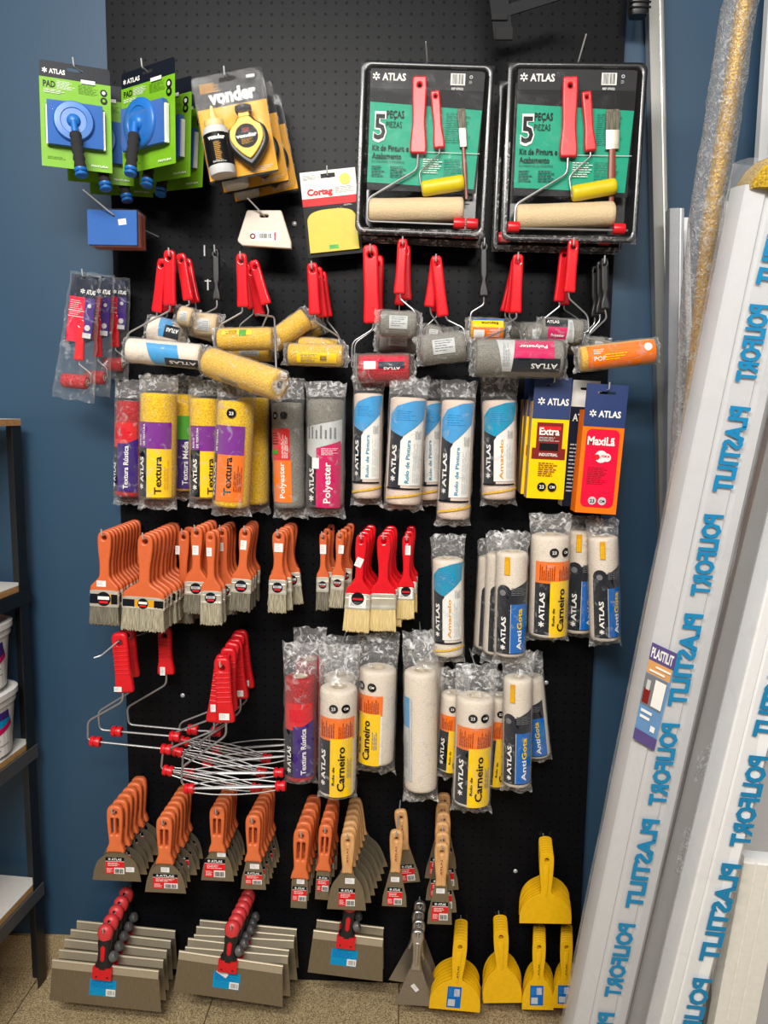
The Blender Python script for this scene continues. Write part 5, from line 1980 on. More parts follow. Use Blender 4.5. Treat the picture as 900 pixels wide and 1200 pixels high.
G2 = 'red-handled mini rollers with yellow sleeves'
make_mini(((283, 298), (285, 360), 13, 14), [(284, 359), (284, 366), (259, 380), (256, 388)], ((256, 398), (320, 397), 26), -.18, 'mini_yellow_green', NAPTAN,
          'red-handled mini roller with yellow sleeve and green sticker', G2, seed=21)
peg(W(283, 304, -.185), 'wire hook carrying the rollers with the green sticker', P_back=W(300, 314, -.02))
make_mini(((297, 306), (312, 357), 12, 13), [(312, 356), (315, 366), (306, 386), (306, 392)], ((318, 402), (360, 372), 25), -.13, '', NAPTAN,
          'red-handled mini roller with its yellow sleeve tilted upwards', G2, seed=22)
make_mini(((294, 312), (305, 370), 12, 13), [(305, 369), (306, 373), (334, 380), (342, 446)], ((328, 452), (246, 424), 36), -.10, 'mini_yellow_back', NAPTAN,
          'red-handled mini roller with a thick yellow sleeve slanting down in front of the others', G2, sY=(-.315, -.21), seed=23, spin=50)
make_mini(((288, 310), (297, 362), 12, 13), [(297, 361), (297, 368), (282, 380), (280, 386)], ((270, 410), (318, 412), 24), -.06, 'mini_grey', NAPTAN,
          'red-handled mini roller at the back of the green-stickered ones', G2, seed=24)
make_mini(((366, 309), (369, 369), 13, 14), [(369, 368), (370, 377), (398, 395), (399, 404)], ((402, 417), (338, 415), 25), -.17, 'mini_yellow', NAPTAN,
          'red-handled mini roller with yellow barcoded sleeve under the scraper pack, front one', G2, seed=25, spin=0)
peg(W(366, 315, -.175), 'wire hook carrying the yellow rollers under the scraper pack', P_back=W(378, 322, -.02))
make_mini(((372, 314), (378, 372), 12, 13), [(378, 371), (378, 378), (351, 394), (348, 400)], ((342, 402), (374, 382), 20), -.12, 'mini_yellow_back', NAPTAN,
          'red-handled mini roller behind the yellow barcoded one', G2, sY=-.06, seed=26)
make_mini(((377, 319), (384, 372), 11, 12), [(384, 371), (384, 377), (398, 394), (399, 400)], ((396, 408), (350, 404), 20), -.07, '', NAPTAN,
          'red-handled mini roller hindmost under the scraper pack', G2, sY=-.115, seed=27)

make_mini(((434, 288), (436, 379), 18, 20), [(438, 376), (437, 386), (413, 401), (412, 430)], ((420, 432), (480, 431), 32), -.15, 'mini_red', NAPR,
          'large red-handled roller with a red textured sleeve below the teal kit', 'red-handled rollers below the teal kit', seed=31, spin=-25)
peg(W(434, 296, -.155), 'wire hook carrying the roller with the red textured sleeve')
make_mini(((442, 300), (440, 378), 16, 18), [(440, 376), (440, 385), (416, 402), (415, 432)], ((424, 440), (476, 440), 26), -.08, '', NAPR,
          'large red-handled roller half hidden behind the one with the red textured sleeve', 'red-handled rollers below the teal kit', seed=32)
G3 = 'red-handled mini rollers with grey sleeves'
make_mini(((472, 281), (468, 345), 12, 14), [(469, 344), (469, 351), (486, 366), (488, 380)], ((488, 381), (446, 379), 30), -.17, 'mini_grey', NAPG,
          'red-handled mini roller with a short grey sleeve, front one below the teal kit', G3, sY=-.20, seed=33)
peg(W(472, 287, -.175), 'wire hook carrying the grey rollers below the teal kit', P_back=W(474, 300, -.02))
make_mini(((475, 288), (476, 352), 12, 13), [(476, 351), (476, 357), (494, 368), (492, 392)], ((488, 402), (445, 399), 26), -.11, 'mini_grey', NAPG,
          'red-handled mini roller with the lower grey sleeve, second below the teal kit', G3, seed=34)
make_mini(((474, 296), (468, 358), 11, 12), [(468, 357), (468, 364), (464, 374), (463, 386)], ((448, 386), (480, 386), 22), -.05, '', NAPG,
          'red-handled mini roller with a hidden sleeve, hindmost below the teal kit', G3, seed=35)
make_mini(((511, 301), (503, 360), 12, 13), [(504, 359), (505, 367), (518, 386), (517, 392)], ((517, 396), (497, 393), 26), -.15, 'mini_grey', NAPG,
          'red-handled mini roller fanned towards the teal kit roller, grey sleeve', G3, sY=-.13, seed=36)
peg(W(511, 307, -.185), 'wire hook carrying the fanned pair of grey rollers', P_back=W(513, 314, -.02))
make_mini(((511, 301), (519, 371), 13, 14), [(522, 370), (524, 376), (543, 386), (544, 400)], ((545, 405), (494, 411), 34), -.185, 'mini_grey', NAPG,
          'red-handled mini roller with the longest grey sleeve, front of the fanned pair', G3, sY=-.22, seed=37)
make_mini(((513, 309), (512, 366), 12, 13), [(512, 365), (512, 371), (498, 384), (496, 392)], ((500, 396), (532, 394), 22), -.09, 'mini_grey', NAPG,
          'red-handled mini roller behind the fanned pair of grey rollers', G3, seed=38)
make_mini(((567, 283), (567, 348), 9, 11), [(567, 348), (567, 357), (552, 366), (551, 376)], ((551, 386), (590, 387), 26), -.13, 'mini_orangeyellow', NAPY,
          'black-handled mini roller with an orange and yellow wrapped sleeve', 'black-handled mini rollers', hm=BLACKP, hk='waist', seed=41)
peg(W(567, 289, -.135), 'wire hook carrying the black-handled roller with the orange and yellow sleeve')
G4 = 'red-handled rollers with pink-labelled grey sleeves'
make_mini(((607, 299), (604, 367), 13, 14), [(605, 366), (605, 373), (592, 381), (590, 388), (556, 402)], ((557, 419), (658, 421), 42), -.18, 'mini_pink', NAPG,
          'red-handled roller with a long grey sleeve and pink label, below the second kit', G4, sY=-.21, seed=42, spin=10)
peg(W(607, 305, -.19), 'wire hook carrying the long grey sleeve below the second kit', P_back=W(605, 313, -.02))
make_mini(((605, 304), (597, 367), 12, 13), [(597, 366), (597, 372), (610, 385), (614, 394)], ((616, 392), (640, 392), 22), -.12, 'mini_grey', NAPG,
          'red-handled roller second on the hook with the long grey sleeve', G4, seed=43)
make_mini(((605, 309), (592, 366), 12, 13), [(592, 365), (592, 371), (602, 382), (604, 388)], ((600, 388), (632, 388), 20), -.06, '', NAPG,
          'red-handled roller hindmost on the hook with the long grey sleeve', G4, seed=44)
make_mini(((672, 282), (667, 343), 13, 14), [(666, 342), (667, 350), (689, 370), (690, 388)], ((682, 390), (634, 387), 29), -.17, 'mini_pink', NAPG,
          'red-handled mini roller with a short pink-labelled sleeve, front one', G4, seed=45, spin=0)
peg(W(672, 288, -.175), 'wire hook carrying the short pink-labelled roller', P_back=W(670, 298, -.02))
make_mini(((662, 292), (655, 354), 12, 13), [(655, 353), (656, 359), (637, 374), (634, 384)], ((640, 404), (680, 404), 22), -.11, 'mini_grey', NAPG,
          'red-handled mini roller behind the short pink-labelled one', G4, seed=46)
make_mini(((660, 300), (661, 358), 11, 12), [(661, 357), (661, 363), (678, 374), (678, 384)], ((656, 392), (680, 394), 20), -.05, '', NAPG,
          'red-handled mini roller hindmost behind the short pink-labelled one', G4, seed=47)
G5 = 'black-handled rollers near the aluminium profile'
make_mini(((708, 303), (709, 363), 9, 11), [(709, 363), (709, 374), (690, 391), (680, 398)], ((766, 411), (679, 421), 29), -.17, 'mini_orange', NAPTAN,
          'black-handled roller with a long orange sleeve near the aluminium profile', G5, hm=BLACKP, hk='waist', sY=-.215, seed=51)
peg(W(708, 309, -.175), 'wire hook carrying the black-handled rollers near the aluminium profile', P_back=W(704, 318, -.02))
make_mini(((703, 307), (703, 368), 9, 11), [(703, 367), (703, 376), (692, 388), (690, 394)], ((690, 404), (708, 406), 20), -.115, 'mini_grey', NAPG,
          'black-handled roller second on the hook near the aluminium profile', G5, hm=BLACKP, hk='waist', seed=52)
make_mini(((697, 312), (697, 372), 9, 10), [(697, 371), (697, 379), (686, 390), (684, 396)], ((684, 404), (704, 408), 18), -.06, '', NAPG,
          'black-handled roller hindmost on the hook near the aluminium profile', G5, hm=BLACKP, hk='waist', seed=53)

# ------------------------------------------------------------------ bagged roller refills
GA = 'bagged roller refills in the upper row'
GB = 'bagged roller refills in the middle row'
GC = 'bagged roller refills in the lower row'
RF = [
    # sleeve top, sleeve foot, width, Y, style, nap, label, group, bag above, bag below, spin
    ((153, 470), (151, 581), 33, -.065, 'textura_rustica', NAPR, 'bagged red roller with purple band hanging by the blue wall, upper row', GA, 24, 10, -12),
    ((186, 461), (185, 583), 41, -.155, 'textura_amarela', NAPY, 'bagged yellow roller with purple, navy and yellow band, front beside the red one', GA, 21, 14, 0),
    ((216, 462), (214, 574), 36, -.064, 'textura_media', NAPY, 'bagged yellow roller with green patch and purple band', GA, 22, 12, 10),
    ((241, 467), (241, 583), 36, -.115, 'textura_amarela', NAPY, 'bagged yellow roller with navy band, tucked between the purple-banded and orange-banded ones', GA, 22, 12, 14),
    ((277, 470), (271, 593), 42, -.18, 'textura_laranja', NAPY, 'bagged yellow roller with a large orange and purple band, foremost', GA, 26, 12, -10),
    ((297, 466), (297, 590), 36, -.075, '', NAPY, 'bagged yellow roller with no print showing, behind the orange-banded one', GA, 24, 12, 0),
    ((337, 472), (340, 594), 36, -.12, 'polyester_laranja', NAPG, 'bagged grey roller with red and orange band', GA, 28, 14, -22),
    ((382, 468), (381, 592), 43, -.14, 'polyester_rosa', NAPG, 'bagged grey roller with magenta band', GA, 20, 14, 0),
    ((432, 461), (430, 583), 34, -.11, 'blue', NAPP, 'bagged pale roller with blue patch, nearest the magenta-banded one', GA, 22, 10, 0),
    ((479, 466), (472, 590), 42, -.16, 'blue', NAPP, 'bagged pale roller with blue patch, second from the magenta-banded one', GA, 24, 8, 5),
    ((502, 470), (504, 585), 30, -.07, 'bluegrey', NAPP, 'bagged pale roller partly hidden behind the second blue-patched one', GA, 24, 8, 0),
    ((537, 469), (531, 607), 38, -.15, 'bluegrey', NAPP, 'bagged pale roller with blue patch that hangs lowest in the upper row', GA, 23, 10, 0),
    ((585, 469), (584, 584), 39, -.12, 'teal', NAPP, 'bagged pale roller with teal patch and gold lettering beside the yellow box', GA, 30, 8, 0),
    ((525, 654), (525, 766), 36, -.14, 'tealgold', NAPW, 'bagged white roller with teal patch beside the red-handled brushes', GB, 28, 10, 0),
    ((600, 646), (597, 766), 36, -.18, 'antigota', NAPW, 'bagged roller with navy and blue band, front one of three', GB, 24, 12, 0),
    ((587, 648), (582, 764), 33, -.115, 'antigota', NAPW, 'bagged roller with navy and blue band, middle one of three', GB, 24, 12, 20),
    ((577, 652), (571, 758), 32, -.055, 'antigota', NAPW, 'bagged roller with navy and blue band, hindmost of three', GB, 20, 10, 20),
    ((645, 626), (641, 743), 44, -.15, 'carneiro', NAPW, 'bagged white roller with orange, navy and yellow band, in the middle row', GB, 24, 6, 12),
    ((681, 620), (676, 739), 35, -.075, 'antigota', NAPW, 'bagged roller with navy and blue band between the yellow-banded one and the last', GB, 16, 8, 5),
    ((706, 628), (709, 748), 34, -.145, 'antigota', NAPW, 'bagged roller with navy and blue band, last one below the red box', GB, 20, 7, 8),
    ((352, 792), (352, 910), 36, -.15, 'textura_rustica', NAPR, 'bagged red roller with navy and purple band next to the roller frames', GC, 40, 8, 0),
    ((363, 772), (362, 888), 34, -.065, '', NAPR, 'bagged red roller with no print showing, behind the purple-banded one', GC, 38, 8, 0),
    ((397, 804), (395, 926), 43, -.20, 'carneiro', NAPW, 'bagged white roller with orange and yellow band, front one beside the red roller', GC, 50, 8, 0),
    ((399, 790), (399, 900), 36, -.085, '', NAPW, 'bagged white roller behind the front yellow-banded one', GC, 46, 8, 0),
    ((443, 782), (440, 890), 43, -.14, 'carneiro', NAPW, 'bagged white roller turned so its yellow band faces the front yellow-banded one', GC, 42, 16, -42),
    ((493, 785), (493, 922), 38, -.16, 'plain', NAPW, 'long bagged white roller turned to its bare side, only a little blue showing', GC, 46, 18, -35),
    ((503, 775), (503, 880), 34, -.065, '', NAPW, 'bagged white roller hidden behind the bare-sided one', GC, 38, 14, 0),
    ((557, 815), (552, 938), 43, -.19, 'carneiro', NAPW, 'bagged white roller with orange and yellow band, foremost near the yellow spreaders', GC, 38, 14, 0),
    ((533, 812), (527, 900), 32, -.12, 'carneiro', NAPW, 'bagged white roller peeping out behind the foremost one, at its dark side', GC, 30, 12, 0),
    ((586, 815), (577, 916), 34, -.11, 'carneiro', NAPW, 'bagged white roller with yellow band wedged between the foremost one and the blue-banded one', GC, 30, 8, 10),
    ((607, 793), (605, 917), 33, -.17, 'antigota', NAPW, 'bagged roller with navy round patch and blue band in the lower row', GC, 30, 10, -5),
    ((621, 792), (630, 884), 30, -.08, 'antigota', NAPW, 'bagged roller with blue band tilted out behind the navy-patched one', GC, 28, 8, -25),
]
for i, (pt, pb, w_, Y, st_, nap, lab_, grp, bt_, bb_, spin) in enumerate(RF):
    make_refill(pt, pb, w_, Y, st_, nap, lab_, grp, bt_, bb_, spin, seed=100 + i)
    short = lab_.replace('bagged ', '').split(',')[0]
    pk_ = W(pt[0] + (pt[0] - pb[0]) * bt_ / (pb[1] - pt[1]), pt[1] - bt_ + 8, Y)
    if Y < -.10:
        hook([Vector((pk_.x - pk_.x * .02, -.019, pk_.z - .002)), pk_ + Vector((0, -.004, 0)), pk_ + Vector((0, -.008, .006))], ' '.join(f'wire hook of the {lab_[7:]}'.split()[:16]))

# ------------------------------------------------------------------ boxed refills


def box_pack(tl, tr, bl, Y, depth, label, kind, group):
    M, w, h = place(tl, tr, bl, Y)
    root = thing('roller_box', M, label, 'box', group)
    hd = h * .20
    b = MB()
    if kind == 'yellow':
        b.box(-w / 2, w / 2, 0, depth, -h, -hd, YEL)
        b.box(-w / 2 - .0003, -w / 2, .0005, depth, -h, -hd, CARDEDGE)
    elif kind == 'red':
        b.box(-w / 2, w / 2, 0, depth, -h, -hd, ORG)
    else:
        b.box(-w / 2, w / 2, 0, depth, -h, -hd, NAVY)
        b.box(-w / 2 - .0003, -w / 2, .0005, depth, -h, -hd, WHITE)
    bd = b.obj('carton', root, smooth=0)
    q = lambda a, b_, c, d: quad((a - .5) * w, (b_ - .5) * w, -h * d, -h * c)
    X = lambda u: (u - .5) * w
    Z = lambda v: -h * v
    hc = MB()
    vs, fs = plate([(-w / 2, -hd - .002), (w / 2, -hd - .002), (w / 2, 0), (-w / 2, 0)], .0012, 0, [rrect(-w * .22, w * .22, Z(.075), Z(.055), .004)])
    hc.add(vs, fs, mat('box_navy', (30, 52, 104), .42) if kind != 'plain' else WHITE)
    tab = hc.obj('hang_tab', root, smooth=0)
    p = MB()
    if kind == 'yellow':
        print_flat(p, [(q(0, 1, .2, .34), mat('box_navy', (30, 52, 104), .42)), (logo_h(X(.12), X(.95), Z(.225), h * .055), WHITE), (q(.15, .85, .37, .66), MAROON), (q(.05, .95, .58, .67), MAROON), (q(.2, .8, .4, .43), REDI),
                       (word('Extra', X(.22), Z(.47), h * .06, w * .54, bold=.03), WHITE), (lines(X(.22), X(.8), Z(.53), Z(.49), 2, 3), LGREY), (q(.25, .75, .54, .60), BLACKI), (word('INDUSTRIAL', X(.25), Z(.645), h * .025, w * .5), WHITE),
                       (lines(X(.25), X(.8), Z(.82), Z(.70), 4, 4), MAROON), (disc(X(.38), Z(.90), w * .12), BLACKI), (disc(X(.66), Z(.90), w * .12), BLACKI), (word('23', X(.38), Z(.915), h * .03, anchor='c'), WHITE), (word('CM', X(.66), Z(.91), h * .022, anchor='c'), WHITE)], -.0009)
    elif kind == 'red':
        print_flat(p, [(q(0, 1, .2, .325), mat('box_navy', (30, 52, 104), .42)), (logo_h(X(.12), X(.88), Z(.25), h * .05), WHITE), ([rrect(X(.10), X(.90), Z(.95), Z(.345), .012)], CRIM),
                       (word('MaxiLã', X(.14), Z(.465), h * .065, w * .66, bold=.03), WHITE), (disc(X(.5), Z(.555), w * .15), WHITE), (disc(X(.64), Z(.56), w * .1), WHITE), (disc(X(.4), Z(.56), w * .07), REDI), (word('PREMIUM', X(.5), Z(.56), h * .02, w * .2), REDI),
                       (lines(X(.2), X(.72), Z(.78), Z(.64), 6, 4, fill=.3), MAROON), (disc(X(.38), Z(.90), w * .1), LGREY), (disc(X(.62), Z(.90), w * .1), LGREY), (word('23', X(.38), Z(.915), h * .028, anchor='c'), BLACKI), (word('CM', X(.62), Z(.91), h * .02, anchor='c'), BLACKI)], -.0009)
    else:
        print_flat(p, [(word('ATLAS', X(.1), Z(.32), h * .06, w * .8), WHITE), (lines(X(.1), X(.9), Z(.9), Z(.5), 8, 3), LGREY)], 0)
    p.obj('print', bd, smooth=0)
    return root, M


GX = 'boxed roller refills'
bx, MX = box_pack((627, 441), (671, 443), (612, 583), -.17, .043, 'yellow box with navy top and maroon panel, front one beside the red box', 'yellow', GX)
c = dup(bx, 'yellow box mostly hidden behind the front yellow box')
c.matrix_world = recede(MX, .048, -.004, .004, .5)
c = dup(bx, 'hindmost yellow box, showing only its brown edge')
c.matrix_world = recede(MX, .096, -.008, .006, -.5)
peg(MX @ Vector((0, -.002, -.012)), 'wire hook carrying the yellow boxes')
box_pack((672, 445), (704, 447), (650, 592), -.13, .045, 'white-topped navy box standing between the yellow and red boxes', 'plain', GX)
bx2, MX2 = box_pack((688, 449), (737, 452), (663, 599), -.205, .05, 'red and orange box with navy top, foremost at the edge of the board', 'red', GX)
peg(MX2 @ Vector((0, -.002, -.012)), 'wire hook carrying the red and orange box')

# ------------------------------------------------------------------ brushes
def P(px, py, Y):
    return W(px, py, Y)


BW = 'orange-handled paint brushes'
br = make_brush((123, 622), (123, 731), -.225, 16, 34, 691, 710, ORANGE, BRISTLE2, d=.0125, label_style='band', tagpos=(120, 683, 11, 7), seed=1)
stack(br, 10, P(123, 622, -.225), P(158, 609, -.04), 'broad orange-handled brush', 'the brush stack nearest the blue wall', BW, seed=1, jit=.8)
br = make_brush((171, 626), (168, 738), -.225, 18, 50, 699, 713, ORANGE, BRISTLE, d=.0125, label_style='band', seed=2)
stack(br, 8, P(171, 626, -.225), P(203, 612, -.06), 'widest orange-handled brush', 'the second brush stack from the blue wall', BW, seed=2, jit=.8)
br = make_brush((216, 621), (214, 728), -.07, 13, 26, 694, 708, ORANGE, BRISTLE2, d=.012, tagpos=(209, 644, 5, 10), seed=3)
stack(br, 2, P(216, 621, -.085), P(222, 617, -.05), 'dark orange-handled brush', 'the pair behind the widest brushes', BW, seed=3)
br = make_brush((231, 617), (230, 718), -.16, 14, 27, 681, 696, ORANGE, BRISTLE2, d=.0125, tagpos=(230, 644, 7, 11), seed=4)
stack(br, 5, P(231, 617, -.16), P(248, 609, -.06), 'orange-handled brush', 'the third brush stack from the blue wall', BW, seed=4, fan=[0, 4, 0, -2, 0])
br = make_brush((247, 622), (248, 731), -.20, 12, 25, 692, 707, ORANGE, BRISTLE, d=.0125, seed=5, tagpos=(246, 646, 6, 10))
stack(br, 2, P(247, 622, -.20), P(252, 620, -.17), 'orange-handled brush', 'the pair before the fourth brush stack', BW, seed=5, hooked=False)
br = make_brush((260, 617), (265, 719), -.13, 13, 24, 684, 698, ORANGE, BRISTLE2, d=.0125, tagpos=(259, 640, 7, 10), seed=6)
stack(br, 4, P(260, 617, -.13), P(270, 611, -.05), 'orange-handled brush', 'the fourth brush stack from the blue wall', BW, seed=6)
br = make_brush((290, 616), (283, 713), -.17, 14, 24, 676, 692, ORANGE, BRISTLE2, d=.0125, tagpos=(288, 636, 7, 11), seed=7)
stack(br, 5, P(288, 618, -.17), P(297, 610, -.06), 'orange-handled brush', 'the fifth brush stack from the wall', BW, seed=7)
br = make_brush((327, 623), (325, 718), -.17, 15, 21, 680, 697, ORANGE, BRISTLE, d=.0125, tagpos=(327, 642, 10, 10), seed=8)
stack(br, 6, P(327, 622, -.17), P(342, 612, -.05), 'fanned orange-handled brush', 'the lone stack near narrow brushes', BW, seed=8, fan=[0, -2, 3, -6, 5, 2])
br = make_brush((379, 624), (378, 714), -.12, 9, 15, 676, 693, ORANGE, BRISTLE2, d=.011, tagpos=(379, 643, 7, 11), seed=9)
stack(br, 3, P(379, 624, -.12), P(388, 614, -.05), 'narrow orange-handled brush', 'the first narrow stack beside the lone stack', BW, seed=9)
br = make_brush((399, 623), (394, 711), -.15, 10, 16, 674, 691, ORANGE, BRISTLE, d=.011, tagpos=(400, 643, 6, 10), seed=10)
stack(br, 4, P(399, 623, -.15), P(411, 613, -.06), 'narrow orange-handled brush', 'the narrow stack beside the red-handled brushes', BW, seed=10, fan=[0, 3, -1, 2])
BR = 'red-handled paint brushes'
br = make_brush((424, 626), (417, 739), -.19, 13, 30, 695, 713, REDTRANS, BRISTLE3, d=.0135, label_style='red', tagpos=(421, 658, 8, 11, 20), seed=11)
stack(br, 4, P(424, 626, -.19), P(435, 615, -.07), 'blond red-handled brush', 'the stack beside narrow orange brushes', BR, seed=11)
br = make_brush((450, 626), (448, 738), -.18, 16, 31, 695, 713, REDTRANS, BRISTLE3, d=.0135, label_style='plain', seed=12)
stack(br, 4, P(450, 626, -.18), P(458, 616, -.07), 'blond red-handled brush', 'the middle red-handled stack', BR, seed=12, fan=[0, -2, -2, -3])
br = make_brush((477, 627), (475, 724), -.15, 11, 20, 688, 702, REDTRANS, BRISTLE3, d=.0135, label_style='red', tagpos=(478, 644, 6, 11), seed=13)
stack(br, 3, P(477, 627, -.15), P(482, 616, -.07), 'small blond red-handled brush', 'the narrowest red-handled stack', BR, seed=13)

# ------------------------------------------------------------------ roller frames
GF = 'large red-handled roller frames'
make_frame(((140, 742), (147, 811), 19, 22), [(144, 806), (144, 822), (103, 845), (103, 866), (112, 869), (198, 878)], ((112, 869), (195, 878)), -.22, 'red-handled roller frame nearest the blue wall, its arm lowest of the three', GF, 1, (140, 806, 9, 6))
make_frame(((149, 734), (154, 793), 18, 20), [(154, 788), (154, 810), (115, 834), (117, 855), (137, 857), (206, 863)], ((137, 857), (205, 863)), -.15, 'red-handled roller frame close behind the one nearest the blue wall', GF, 2)
make_frame(((193, 735), (195, 790), 16, 20), [(195, 786), (195, 802), (149, 829), (151, 849), (225, 856), (252, 857)], ((226, 855), (254, 857)), -.10, 'red-handled roller frame hanging alone below the widest brushes', GF, 3, (192, 785, 6, 10))
_p = W(139, 751, -.225)
hook([W(183, 738, -.02), _p, W(119, 768, -.29), W(110, 771, -.295)], 'long wire hook carrying the two roller frames by the blue wall')
peg(W(193, 741, -.105), 'wire hook carrying the lone roller frame below the widest brushes', P_back=W(196, 738, -.02))
fa = make_frame(((260, 771), (265, 846), 19, 22), [(265, 842), (265, 862), (213, 899), (213, 918), (222, 924), (329, 921)], ((222, 924), (329, 921)), -.26, 'x', GF, 4, (264, 838, 12, 8), cage=True)
fb = make_frame(((262, 768), (251, 846), 18, 20), [(251, 842), (251, 856), (191, 880), (189, 900), (197, 903), (302, 924)], ((197, 903), (300, 924)), -.225, 'x', GF, 5, (251, 828, 6, 9), cage=True)
Pf_, Pb_ = W(262, 770, -.26), W(283, 738, -.05)
lab_ = ['red-handled roller frame with wire cage, frontmost in the caged bunch', 'caged roller frame swung out towards the blue wall, second in the bunch']
fa['label'], fb['label'] = lab_
for i in range(2, 7):
    src = fa if i % 2 == 0 else fb
    c = dup(src, f'caged red-handled roller frame, {ORD[i] if i < 6 else "hindmost"}{" from the front" if i < 6 else ""} in the bunch')
    t = i / 6
    Mx = src.matrix_world.copy()
    base = Pf_.lerp(Pb_, t) + (src.matrix_world.translation - (Pf_ if src is fa else W(262, 768, -.225)))
    Mx.translation = base
    T = Matrix.Translation(base)
    Mx = T @ Matrix.Rotation(math.radians((3, -2, 2, 1, -1)[i - 2] * 1.2), 4, 'Z') @ Matrix.Rotation(math.radians((1.5, 0.5, -1, 0.5, -1.5)[i - 2] * 2), 4, 'Y') @ T.inverted() @ Mx
    c.matrix_world = Mx
peg(Pf_ + Vector((-.003, -.01, -.018)), 'wire hook carrying the bunch of caged roller frames', P_back=Pb_ + Vector((0, 0, -.018)))

# ------------------------------------------------------------------ putty knives
GO = 'orange-handled putty knives'
k_ = make_putty((135, 943), (137, 1032), -.18, 19, 997, 58, 'orange', sticker=(-.03, .20, .38), tagp=(.28, .60, 10, 6), seed=1)
stack(k_, 6, P(135, 943, -.18), P(163, 910, -.05), 'broad orange-handled putty knife', 'the stack nearest the blue wall', GO, seed=1, hole=.018)
k_ = make_putty((193, 956), (194, 1046), -.19, 19, 1011, 49, 'orange', sticker=(.0, .36, .6, .62), tagp=(.0, .22, 10, 6), seed=2)
stack(k_, 7, P(193, 956, -.19), P(216, 921, -.04), 'orange-handled putty knife', 'the second stack from the blue wall', GO, seed=2, hole=.018)
k_ = make_putty((255, 944), (255, 1032), -.18, 18, 997, 39, 'orange', sticker=(-.08, .26, .62, .95), tagp=(.12, .10, 10, 6), seed=3)
stack(k_, 6, P(255, 944, -.18), P(270, 918, -.05), 'orange-handled putty knife', 'the third stack from the blue wall', GO, seed=3, hole=.018)
k_ = make_putty((297, 954), (297, 1042), -.19, 18, 1008, 30, 'orange', sticker=(.0, .38, .66, .8), tagp=(.05, .2, 11, 6), seed=4)
stack(k_, 7, P(297, 954, -.19), P(314, 922, -.04), 'orange-handled putty knife', 'the fourth stack under caged roller frames', GO, seed=4, hole=.018)
k_ = make_putty((354, 970), (350, 1064), -.19, 19, 1028, 19, 'orange', shape='straight', sticker=(.0, .28, .85, 1.15), tagp=(.05, .12, 9, 6), seed=5)
stack(k_, 6, P(354, 970, -.19), P(368, 932, -.04), 'narrow orange-handled putty knife', 'the first narrow stack near broad wooden ones', GO, seed=5, hole=.018)
k_ = make_putty((382, 965), (377, 1054), -.17, 16, 1019, 16, 'orange', shape='straight', sticker=(.0, .2, .85, 1.4), seed=6)
stack(k_, 5, P(382, 965, -.17), P(391, 934, -.05), 'narrowest orange-handled putty knife', 'the stack touching the broad wooden ones', GO, seed=6, hole=.018)
GW = 'wooden-handled putty knives'
k_ = make_putty((408, 975), (406, 1066), -.19, 17, 1022, 46, 'wood', sticker=(.0, .42, .42, 1.15), tagp=(.07, .22, 11, 7), seed=7)
stack(k_, 7, P(408, 975, -.19), P(415, 935, -.04), 'broad wooden-handled putty knife', 'the stack beside the narrow orange ones', GW, seed=7, fan=[0, -3, -5, -7, -9, -11, -13], jit=.5)
k_ = make_putty((465, 972), (462, 1062), -.17, 16, 1021, 29, 'wood', shape='taper', sticker=(.0, .45, .6, 1.25), tagp=(.0, .22, 10, 6), seed=8)
stack(k_, 2, P(465, 972, -.17), P(469, 948, -.08), 'wooden-handled putty knife', 'the pair between the two wooden stacks', GW, seed=8, fan=[0, -7])
k_ = make_putty((518, 987), (515, 1083), -.20, 17, 1037, 29, 'wood', shape='taper', sticker=(.0, .42, .64, 1.25), tagp=(.0, .14, 10, 6), seed=9)
stack(k_, 6, P(518, 987, -.20), P(520, 929, -.03), 'narrow wooden-handled putty knife', 'the tall stack under the bagged rollers', GW, seed=9, fan=[0, -3, 2, -4, 3, -2], jit=.5)
GM = 'cast metal putty knives'
k_ = make_putty((490, 1089), (485, 1178), -.16, 15, 1136, 46, 'metal', shape='fan', sticker=None, tagp=(.0, .5, 10, 5, 50), seed=10)
stack(k_, 4, P(490, 1089, -.16), P(492, 1056, -.05), 'all-metal putty knife', 'the metal stack above the floor', GM, seed=10, fan=[0, -5, 6, -3], drop=('price_tag',))

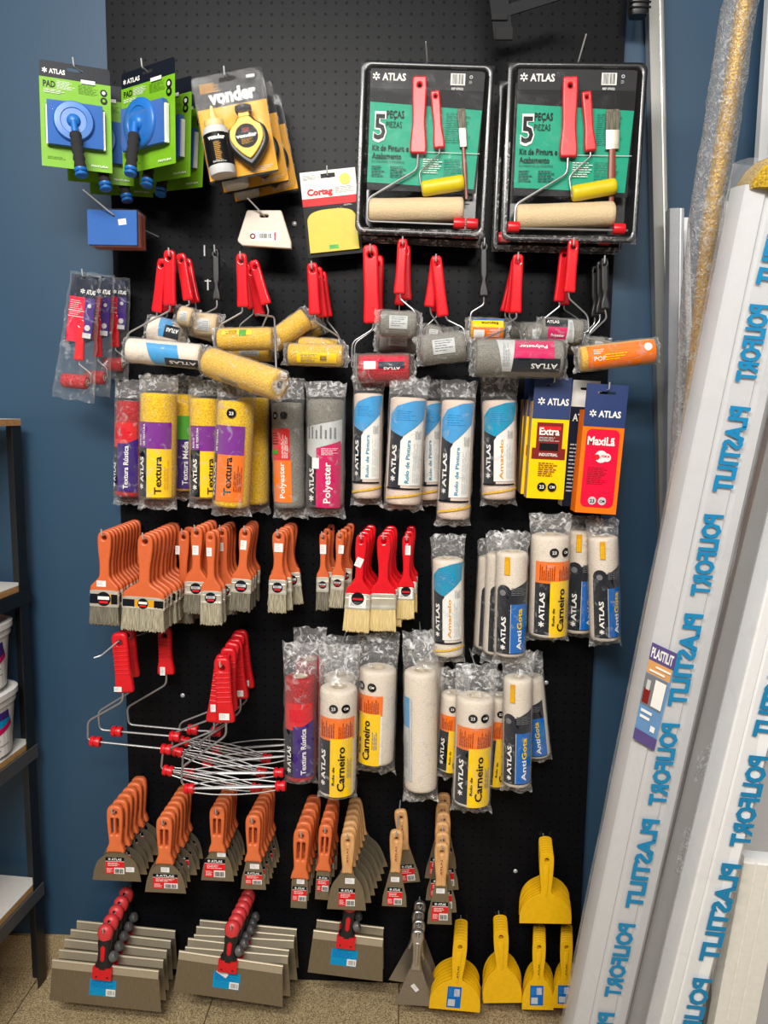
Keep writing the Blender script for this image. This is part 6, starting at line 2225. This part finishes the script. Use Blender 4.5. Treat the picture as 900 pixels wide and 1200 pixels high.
# ------------------------------------------------------------------ taping knives
GT = 'wide taping knives near the floor'
k_ = make_trowel((124, 1086), 1139, 1176, 63, 189, -.21, 1179, 1, tilt=2.5)
stack(k_, 5, P(124, 1086, -.21), P(148, 1043, -.05), 'red and black handled taping knife', 'the row beside the shelving unit', GT, seed=1, jit=.6, hole=.01)
k_ = make_trowel((273, 1082), 1131, 1170, 214, 337, -.19, 1171, 2, tilt=6, tagged=True)
stack(k_, 6, P(273, 1082, -.19), P(291, 1045, -.04), 'red and black handled taping knife', 'the row in the middle', GT, seed=2, jit=1.5, hole=.01, fan=[0, -5, -3, -4, -2, -4])
k_ = make_trowel((410, 1053), 1103, 1145, 371, 453, -.14, 1145, 3, tilt=6)
stack(k_, 2, P(411, 1053, -.14), P(413, 1042, -.06), 'taping knife', 'the short row under broad wooden putty knives', GT, seed=3, jit=.5, hole=.01)

# ------------------------------------------------------------------ yellow spreaders
GY = 'yellow plastic spreaders'
CLIPM = mat('dark_clip', (50, 52, 55), 0.35, metal=0.5)


def clips(px, py, where):
    o = W(px, py, -.03)
    q = MB(CLIPM)
    for dx in (-.013, .013):
        q.tube(smooth_path([o + Vector((dx, .012, -.004)), o + Vector((dx, -.012, -.004)), o + Vector((dx, -.016, .014))]), .0014)
    q.tube([o + Vector((-.014, -.010, -.004)), o + Vector((.014, -.010, -.004))], .0016)
    tag(q.obj('hook_clip'), f'dark twin-prong clip above {where}', 'clip')


for a in (
    ((540, 1101), (537, 1184), -.18, 17, 1149, 60, True, 3, 8, (541, 1077, -.05), 'the widest low stack near metal knives', (541, 1073), 3),
    ((587, 1090), (589, 1175), -.15, 18, 1134, 46, False, 0, 7, (586, 1072, -.05), 'the stickerless low stack', (586, 1070), -1),
    ((632, 1102), (630, 1183), -.16, 16, 1145, 37, True, 0, 8, (632, 1083, -.05), 'the low stack beneath the high one', None, 0),
    ((664, 1102), (662, 1181), -.16, 15, 1145, 30, True, 0, 8, (664, 1083, -.05), 'the narrowest stack beside the lettered bundle', None, 0),
    ((641, 999), (639, 1082), -.15, 17, 1047, 61, False, 0, 8, (639, 980, -.05), 'the high stack', (638, 976), 0),
):
    pt, pb, Y, wh, yh, wb_, stk, tl_, n, bk, where, cl_, seed = a
    k_ = make_spreader(pt, pb, Y, wh, yh, wb_, stk, tilt=tl_, seed=seed)
    stack(k_, n, P(*pt, Y), P(*bk), 'yellow plastic spreader', where, GY, seed=seed + 7, jit=.8, drop=(), hole=.014, tip=0.0, nose=.016)
    if cl_:
        clips(*cl_, where)
